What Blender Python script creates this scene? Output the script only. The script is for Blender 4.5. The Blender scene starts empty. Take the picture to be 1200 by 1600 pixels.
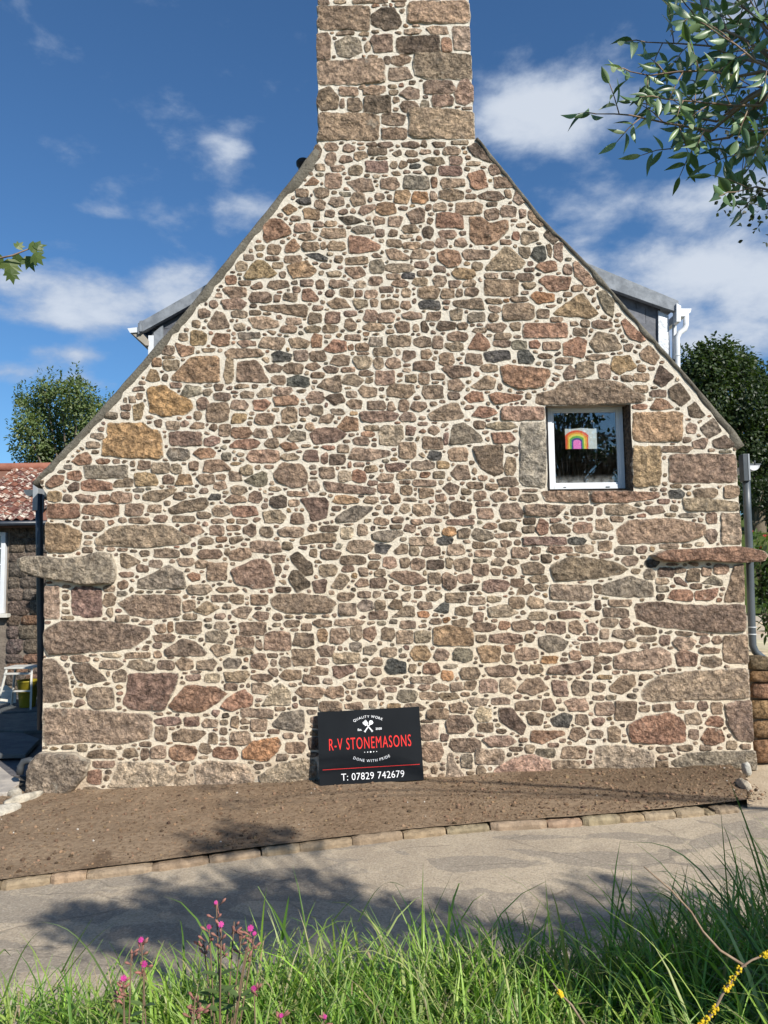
import bpy, bmesh, math, random
import numpy as np
from mathutils import Vector, Matrix, noise as mnoise

scene = bpy.context.scene
col = scene.collection
R = math.radians

# ------------------------------------------------------------------ camera
CAM = Vector((0.0, -7.6, 1.912))
PITCH, ROLL, FPX = R(4.83), R(-0.73), 1200.0
cam_data = bpy.data.cameras.new('camera')
cam_data.sensor_fit = 'VERTICAL'
cam_data.sensor_height = 24.0
cam_data.lens = 24.0 * FPX / 1600.0
cam_data.clip_start, cam_data.clip_end = 0.05, 3000.0
cam = bpy.data.objects.new('camera', cam_data)
col.objects.link(cam)
CM = Matrix.Rotation(math.pi / 2 + PITCH, 3, 'X') @ Matrix.Rotation(ROLL, 3, 'Z')
cam.matrix_world = Matrix.Translation(CAM) @ CM.to_4x4()
scene.camera = cam
CMN = np.array(CM)

def rays(px, py):
    px = np.asarray(px, float); py = np.asarray(py, float)
    v = np.stack([(px - 600) / FPX, -(py - 800) / FPX, -np.ones_like(px)], -1)
    return v @ CMN.T

def at(px, py, Y):
    """point of the photograph's pixel (px,py) on the vertical plane y=Y"""
    d = rays(px, py)
    t = (Y - CAM.y) / d[1]
    return Vector((CAM.x + d[0] * t, Y, CAM.z + d[2] * t))

def wall_xz(P):
    P = np.asarray(P, float)
    d = rays(P[:, 0], P[:, 1])
    t = (0 - CAM.y) / d[:, 1]
    return np.stack([CAM.x + d[:, 0] * t, CAM.z + d[:, 2] * t], -1)

def road_z(x):
    return -0.14 + 0.022 * x

def on_road(px, py):
    d = rays(px, py)
    # CAM.z + d2 t = -0.14+0.022*(CAM.x + d0 t)
    t = (-0.14 - CAM.z) / (d[2] - 0.022 * d[0])
    return Vector((CAM.x + d[0] * t, CAM.y + d[1] * t, CAM.z + d[2] * t))

# ------------------------------------------------------------------ sky and sun
SUN = Vector((0.78, -1.0, 0.93)).normalized()
SUN_EL = math.asin(SUN.z)
SUN_AZ = math.atan2(SUN.x, SUN.y)          # clockwise from +y
world = bpy.data.worlds.new('World')
scene.world = world
world.use_nodes = True
wt = world.node_tree
wt.nodes.clear()

class NG:
    """small helper to write node graphs"""
    def __init__(s, tree): s.t = tree
    def n(s, kind, **kw):
        nd = s.t.nodes.new(kind)
        for k, v in kw.items(): setattr(nd, k, v)
        return nd
    def link(s, a, b): s.t.links.new(a, b)
    def put(s, sock, v):
        if isinstance(v, bpy.types.NodeSocket): s.t.links.new(v, sock)
        else: sock.default_value = v
    def m(s, op, a, b=None, c=None, clamp=False):
        nd = s.n('ShaderNodeMath', operation=op, use_clamp=clamp)
        s.put(nd.inputs[0], a)
        if b is not None: s.put(nd.inputs[1], b)
        if c is not None: s.put(nd.inputs[2], c)
        return nd.outputs[0]
    def mix(s, f, a, b, blend='MIX'):
        nd = s.n('ShaderNodeMix', data_type='RGBA', blend_type=blend)
        s.put(nd.inputs[0], f)
        s.put(nd.inputs[6], (*a, 1) if isinstance(a, tuple) and len(a) == 3 else a)
        s.put(nd.inputs[7], (*b, 1) if isinstance(b, tuple) and len(b) == 3 else b)
        return nd.outputs[2]
    def ramp(s, f, lo, hi, a=0.0, b=1.0):
        nd = s.n('ShaderNodeMapRange', interpolation_type='SMOOTHSTEP')
        s.put(nd.inputs[0], f); nd.inputs[1].default_value = lo; nd.inputs[2].default_value = hi
        nd.inputs[3].default_value = a; nd.inputs[4].default_value = b
        return nd.outputs[0]
    def noise(s, vec, scale, detail=4, rough=0.55, dist=0.0):
        nd = s.n('ShaderNodeTexNoise')
        s.link(vec, nd.inputs['Vector']); nd.inputs['Scale'].default_value = scale
        nd.inputs['Detail'].default_value = detail; nd.inputs['Roughness'].default_value = rough
        nd.inputs['Distortion'].default_value = dist
        return nd.outputs['Fac']
    def vscale(s, vec, xyz):
        nd = s.n('ShaderNodeVectorMath', operation='MULTIPLY')
        s.link(vec, nd.inputs[0]); nd.inputs[1].default_value = xyz
        return nd.outputs[0]

g = NG(wt)
sky = g.n('ShaderNodeTexSky', sky_type='NISHITA', sun_disc=False)
sky.sun_elevation = SUN_EL
sky.sun_rotation = SUN_AZ
sky.altitude = 0; sky.air_density = 1.0; sky.dust_density = 0.6; sky.ozone_density = 3.0
tc = g.n('ShaderNodeTexCoord')
D = tc.outputs['Generated']
sep = g.n('ShaderNodeSeparateXYZ'); g.link(D, sep.inputs[0])
az = g.m('ARCTAN2', sep.outputs[0], sep.outputs[1])
el = g.m('ARCSINE', sep.outputs[2])
# cloud masses: pixel centre, half widths in pixels, weight
BLOBS = [(890, 152, 92, 48, .54), (800, 175, 60, 40, .36), (880, 215, 80, 25, .30), (960, 350, 110, 28, .34), (1080, 405, 150, 38, .56),
         (1170, 478, 130, 48, .58), (1040, 300, 110, 22, .34), (1190, 300, 90, 26, .30), (1120, 545, 110, 24, .30),
         (362, 238, 36, 27, .46), (395, 188, 26, 11, .20), (455, 140, 40, 30, .08), (410, 325, 56, 15, .28),
         (170, 460, 160, 36, .48), (50, 497, 100, 16, .34), (130, 555, 56, 12, .36), (25, 585, 60, 18, .32),
         (150, 332, 64, 12, .28), (150, 598, 50, 16, .28), (290, 420, 70, 22, .26), (1140, 15, 70, 26, .26)]
cov = None
for (bx, by, wx, wy, w) in BLOBS:
    d = rays(bx, by); d = d / np.linalg.norm(d)
    a0, e0 = math.atan2(d[0], d[1]), math.asin(d[2])
    sx, sy = wx / FPX / math.cos(e0), wy / FPX
    u = g.m('DIVIDE', g.m('SUBTRACT', az, a0), sx)
    v = g.m('DIVIDE', g.m('SUBTRACT', el, e0), sy)
    q = g.m('EXPONENT', g.m('MULTIPLY', g.m('ADD', g.m('MULTIPLY', u, u), g.m('MULTIPLY', v, v)), -0.8))
    q = g.m('MULTIPLY', q, w * 1.05)
    cov = q if cov is None else g.m('ADD', cov, q)
cv = g.vscale(D, (1.0, 1.0, 1.9))
n_big = g.noise(cv, 1.7, 3, .5)
n_c = g.noise(cv, 9.0, 10, .58, .12)
n_f = g.noise(cv, 2.6, 5, .5, .2)
# the general cloud cover of the whole sky, thinner towards the zenith
gen = g.m('MULTIPLY', g.ramp(n_big, .46, .72), .12)
dens = g.m('ADD', g.m('ADD', g.m('MULTIPLY', n_c, 1.45), g.m('MULTIPLY', g.m('SUBTRACT', n_f, .5), .35)), g.m('ADD', cov, gen))
cf = g.ramp(dens, .90, 1.36)
shade = g.ramp(dens, 1.05, 1.55)
ccol = g.mix(shade, (4.2, 5.1, 6.7), (7.0, 7.6, 8.5))
skyc = g.mix(1.0, sky.outputs[0], (0.66, 1.0, 1.26), 'MULTIPLY')
skymix = g.mix(g.m('MULTIPLY', cf, .9), skyc, ccol)
bg = g.n('ShaderNodeBackground'); g.link(skymix, bg.inputs[0]); bg.inputs[1].default_value = 0.075
out = g.n('ShaderNodeOutputWorld'); g.link(bg.outputs[0], out.inputs[0])

sun_d = bpy.data.lights.new('sun', 'SUN')
sun_d.energy = 5.0; sun_d.angle = R(0.55); sun_d.color = (1.0, 0.95, 0.87)
sun_o = bpy.data.objects.new('sun', sun_d); col.objects.link(sun_o)
sun_o.rotation_euler = SUN.to_track_quat('Z', 'Y').to_euler()
sun_o.location = SUN * 60

vs = scene.view_settings
scene.display_settings.display_device = 'sRGB'
vs.view_transform = 'Standard'; vs.look = 'None'; vs.exposure = 0.42; vs.gamma = 1.0
vs.use_curve_mapping = False
scene.cycles.max_bounces = 6; scene.cycles.diffuse_bounces = 3; scene.cycles.glossy_bounces = 3; scene.cycles.transmission_bounces = 4

# ------------------------------------------------------------------ materials
MATS = {}
def material(name, build):
    if name in MATS: return MATS[name]
    m = bpy.data.materials.new(name); m.use_nodes = True
    nt = m.node_tree; nt.nodes.clear()
    q = NG(nt)
    o = q.n('ShaderNodeOutputMaterial')
    geo = q.n('ShaderNodeNewGeometry')
    sh = build(q, geo.outputs['Position'])
    q.link(sh, o.inputs[0])
    MATS[name] = m
    return m

def principled(q, color, rough=.8, normal=None, metal=0.0, spec=.3):
    b = q.n('ShaderNodeBsdfPrincipled')
    q.put(b.inputs['Base Color'], (*color, 1) if isinstance(color, tuple) else color)
    q.put(b.inputs['Roughness'], rough)
    b.inputs['Metallic'].default_value = metal
    b.inputs['Specular IOR Level'].default_value = spec
    if normal is not None: q.link(normal, b.inputs['Normal'])
    return b.outputs[0]

def bump(q, h, dist, strength=1.0):
    b = q.n('ShaderNodeBump'); b.inputs['Distance'].default_value = dist
    b.inputs['Strength'].default_value = strength
    q.link(h, b.inputs['Height'])
    return b.outputs[0]

def attr(q, name='Col'):
    a = q.n('ShaderNodeAttribute', attribute_name=name)
    return a.outputs['Color']

def plain(name, c1, c2=None, scale=6, rough=.8, bd=0.0, bscale=40, metal=0.0, spec=.3, detail=5):
    c2 = c2 or c1
    def build(q, P):
        f = q.ramp(q.noise(P, scale, detail), .3, .7)
        c = q.mix(f, c1, c2)
        nrm = bump(q, q.noise(P, bscale, 5), bd) if bd else None
        return principled(q, c, rough, nrm, metal, spec)
    return material(name, build)

def granite(name='granite', smear=True, amp=1.0):
    def build(q, P):
        base = attr(q)
        n1 = q.noise(P, 9, 5, .6, .3)
        n2 = q.noise(P, 30, 5, .7)
        n3 = q.noise(P, 95, 3, .7)
        c = q.mix(1.0, base, q.mix(q.ramp(n1, .3, .7), (.74, .74, .76), (1.34, 1.31, 1.27)), 'MULTIPLY')
        c = q.mix(1.0, c, q.mix(q.ramp(n2, .33, .68), (.55, .55, .55), (1.48, 1.46, 1.44)), 'MULTIPLY')
        c = q.mix(q.ramp(n3, .60, .72, 0, .55), c, (.50, .46, .40))
        c = q.mix(q.ramp(n3, .40, .30, 0, .75), c, (.03, .026, .024))
        # iron staining and lime bloom, each with a shape of its own
        n4 = q.noise(P, 3.1, 6, .6, .6)
        c = q.mix(q.ramp(n4, .60, .74, 0, .35), c, (.30, .19, .11))
        n6 = q.noise(P, 5.5, 8, .75, .2)
        c = q.mix(q.ramp(n6, .60, .70, 0, .40), c, (.42, .41, .34))
        if smear:
            n5 = q.noise(P, 12, 7, .72, .5)
            c = q.mix(q.ramp(n5, .58, .74, 0, .50), c, (.60, .52, .41))
        # lime smeared over the arrises when the joints were pointed
        ea = q.n('ShaderNodeAttribute', attribute_name='edge')
        es = q.m('ADD', ea.outputs['Fac'], q.m('MULTIPLY', q.m('SUBTRACT', q.noise(P, 17, 6, .7), .5), 1.5))
        c = q.mix(q.ramp(es, .52, .92, 0, .85), c, (.70, .605, .47))
        # broken, chiselled facets with grain on them
        va = q.n('ShaderNodeVectorMath', operation='ADD'); q.link(P, va.inputs[0])
        tn = q.n('ShaderNodeTexNoise'); q.link(P, tn.inputs['Vector']); tn.inputs['Scale'].default_value = 18; tn.inputs['Detail'].default_value = 4
        q.link(q.vscale(tn.outputs['Color'], (.07, .07, .07)), va.inputs[1])
        vor = q.n('ShaderNodeTexVoronoi', feature='F1'); q.link(va.outputs[0], vor.inputs['Vector'])
        vor.inputs['Scale'].default_value = 12
        h = q.m('ADD', q.m('MULTIPLY', q.noise(P, 11, 7, .72, .5), 1.3), q.m('MULTIPLY', vor.outputs[0], .7))
        h = q.m('ADD', h, q.m('MULTIPLY', n3, .10))
        return principled(q, c, .9, bump(q, h, .10 * amp), spec=.12)
    return material(name, build)

def mortar_mat():
    def build(q, P):
        n1 = q.noise(P, 1.6, 6, .65, .4)
        n2 = q.noise(P, 22, 6, .7)
        n3 = q.noise(P, 120, 3, .65)
        sepn = q.n('ShaderNodeSeparateXYZ'); q.link(P, sepn.inputs[0])
        # the lower lifts were pointed in a sandier, warmer mix
        mixh = q.m('ADD', q.ramp(sepn.outputs[2], .3, 4.2), q.m('MULTIPLY', q.m('SUBTRACT', n1, .5), .9), clamp=True)
        c = q.mix(mixh, (.75, .635, .475), (.71, .645, .54))
        c = q.mix(q.ramp(n1, .35, .7, 0, .55), c, (.79, .71, .575))
        c = q.mix(q.ramp(n2, .50, .28, 0, .75), c, (.52, .44, .34))
        c = q.mix(q.ramp(n3, .60, .72, 0, .45), c, (.36, .27, .19))
        n5 = q.noise(P, 6.5, 7, .75, .6)
        c = q.mix(q.ramp(n5, .52, .68, 0, .55), c, (.50, .415, .315))
        sp = q.m('MULTIPLY', q.ramp(sepn.outputs[2], .0, .30, 1, 0), q.ramp(q.noise(P, 7, 5), .35, .6))
        c = q.mix(q.m('MULTIPLY', sp, .6), c, (.42, .30, .20))
        h = q.m('ADD', q.noise(P, 24, 8, .75), q.m('MULTIPLY', n3, .25))
        return principled(q, c, .93, bump(q, h, .026), spec=.1)
    return material('lime_mortar', build)

def leafmat(name, back=(1.25, 1.2, 1.1), trans=.35, rough=.45, spec=.4):
    def build(q, P):
        c = attr(q)
        geo = q.n('ShaderNodeNewGeometry')
        c2 = q.mix(geo.outputs['Backfacing'], c, q.mix(1.0, c, back, 'MULTIPLY'))
        p = principled(q, c2, rough, spec=spec)
        t = q.n('ShaderNodeBsdfTranslucent'); q.link(q.mix(1.0, c2, (1.1, 1.35, .45), 'MULTIPLY'), t.inputs[0])
        mx = q.n('ShaderNodeMixShader'); mx.inputs[0].default_value = trans
        q.link(p, mx.inputs[1]); q.link(t.outputs[0], mx.inputs[2])
        return mx.outputs[0]
    return material(name, build)

# ------------------------------------------------------------------ mesh helpers
def tag(o, label=None, cat=None, group=None, kind=None):
    if label: o['label'] = label
    if cat: o['category'] = cat
    if group: o['group'] = group
    if kind: o['kind'] = kind
    return o

def link(o, parent=None):
    col.objects.link(o)
    if parent is not None: o.parent = parent
    return o

def empty(name, loc=(0, 0, 0), rot=(0, 0, 0)):
    o = bpy.data.objects.new(name, None)
    o.location = loc; o.rotation_euler = rot
    o.empty_display_size = .1
    return link(o)

class MB:
    def __init__(s): s.v = []; s.f = []; s.c = []; s.sm = []
    def add(s, verts, faces, color=None, smooth=False):
        o = len(s.v)
        s.v.extend([tuple(p) for p in verts])
        for k, f in enumerate(faces):
            s.f.append(tuple(i + o for i in f)); s.c.append(color); s.sm.append(smooth[k] if isinstance(smooth, list) else smooth)
    def box(s, a, b, color=None):
        x0, y0, z0 = a; x1, y1, z1 = b
        s.add([(x0, y0, z0), (x1, y0, z0), (x1, y1, z0), (x0, y1, z0), (x0, y0, z1), (x1, y0, z1), (x1, y1, z1), (x0, y1, z1)],
              [(0, 3, 2, 1), (4, 5, 6, 7), (0, 1, 5, 4), (1, 2, 6, 5), (2, 3, 7, 6), (3, 0, 4, 7)], color)
    def bar(s, a, b, w, h, up=(0, 0, 1), color=None):
        a, b = Vector(a), Vector(b); d = (b - a).normalized(); up = Vector(up)
        x = d.cross(up).normalized() * (w / 2); y = x.cross(d).normalized() * (h / 2)
        q = [a - x - y, a + x - y, a + x + y, a - x + y, b - x - y, b + x - y, b + x + y, b - x + y]
        s.add(q, [(0, 1, 2, 3), (7, 6, 5, 4), (4, 5, 1, 0), (5, 6, 2, 1), (6, 7, 3, 2), (7, 4, 0, 3)], color)
    def prism(s, poly, y0, y1, color=None):
        """poly in (x,z), extruded along y"""
        n = len(poly)
        vs_ = [(p[0], y0, p[1]) for p in poly] + [(p[0], y1, p[1]) for p in poly]
        fs = [tuple(range(n)), tuple(range(2 * n - 1, n - 1, -1))]
        fs += [(i, i + n, (i + 1) % n + n, (i + 1) % n) for i in range(n)]
        s.add(vs_, fs, color)
    def slab(s, poly, z0, z1, color=None):
        """poly in (x,y), extruded along z"""
        n = len(poly)
        z0 = [z0] * n if not hasattr(z0, '__len__') else z0
        z1 = [z1] * n if not hasattr(z1, '__len__') else z1
        vs_ = [(p[0], p[1], z0[i]) for i, p in enumerate(poly)] + [(p[0], p[1], z1[i]) for i, p in enumerate(poly)]
        fs = [tuple(range(n - 1, -1, -1)), tuple(range(n, 2 * n))]
        fs += [(i, (i + 1) % n, (i + 1) % n + n, i + n) for i in range(n)]
        s.add(vs_, fs, color)
    def tube(s, pts, rad, n=8, color=None, cap=True):
        pts = [Vector(p) for p in pts]
        if not hasattr(rad, '__len__'): rad = [rad] * len(pts)
        rings = []
        ref = None
        for i, p in enumerate(pts):
            d = (pts[min(i + 1, len(pts) - 1)] - pts[max(i - 1, 0)])
            d = d.normalized() if d.length > 1e-9 else Vector((0, 0, 1))
            if ref is None:
                ref = d.orthogonal().normalized()
            ref = (ref - d * ref.dot(d))
            ref = ref.normalized() if ref.length > 1e-6 else d.orthogonal().normalized()
            b = d.cross(ref)
            rings.append([p + (ref * math.cos(2 * math.pi * k / n) + b * math.sin(2 * math.pi * k / n)) * rad[i] for k in range(n)])
        vs_ = [q for r in rings for q in r]; fs = []
        for i in range(len(pts) - 1):
            for k in range(n):
                a, b2 = i * n + k, i * n + (k + 1) % n
                fs.append((a, b2, b2 + n, a + n))
        if cap:
            fs.append(tuple(range(n - 1, -1, -1))); fs.append(tuple(range((len(pts) - 1) * n, len(pts) * n)))
        s.add(vs_, fs, color, True)
    def lathe(s, prof, n=16, center=(0, 0, 0), color=None):
        cx, cy, cz = center; vs_ = []; fs = []
        for (r, z) in prof:
            for k in range(n):
                a = 2 * math.pi * k / n
                vs_.append((cx + r * math.cos(a), cy + r * math.sin(a), cz + z))
        for i in range(len(prof) - 1):
            for k in range(n):
                a, b2 = i * n + k, i * n + (k + 1) % n
                fs.append((a, b2, b2 + n, a + n))
        s.add(vs_, fs, color, True)
    def mesh(s, name):
        me = bpy.data.meshes.new(name)
        me.from_pydata(s.v, [], s.f)
        if any(c is not None for c in s.c):
            a = me.color_attributes.new('Col', 'FLOAT_COLOR', 'CORNER')
            cnt = np.array([len(f) for f in s.f])
            cc = np.array([(*(c or (.5, .5, .5)), 1.0) for c in s.c], dtype=np.float32)
            a.data.foreach_set('color', np.repeat(cc, cnt, axis=0).ravel())
        me.polygons.foreach_set('use_smooth', np.array(s.sm, dtype=bool))
        me.update()
        return me
    def build(s, name, mat, parent=None, loc=(0, 0, 0), rot=(0, 0, 0), edge=None):
        me = s.mesh(name)
        if edge is not None:
            me.attributes.new('edge', 'FLOAT', 'POINT').data.foreach_set('value', np.array(edge, dtype=np.float32))
        me.materials.append(mat)
        o = bpy.data.objects.new(name, me)
        o.location = loc; o.rotation_euler = rot
        return link(o, parent)

def fbm(p, octaves=4):
    return mnoise.fractal(p, 1.0, 2.0, octaves)

def jit(c, rng, v=.14, h=.05):
    k = 1 + rng.uniform(-v, v)
    return tuple(max(.005, x * k * (1 + rng.uniform(-h, h))) for x in c)

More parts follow.
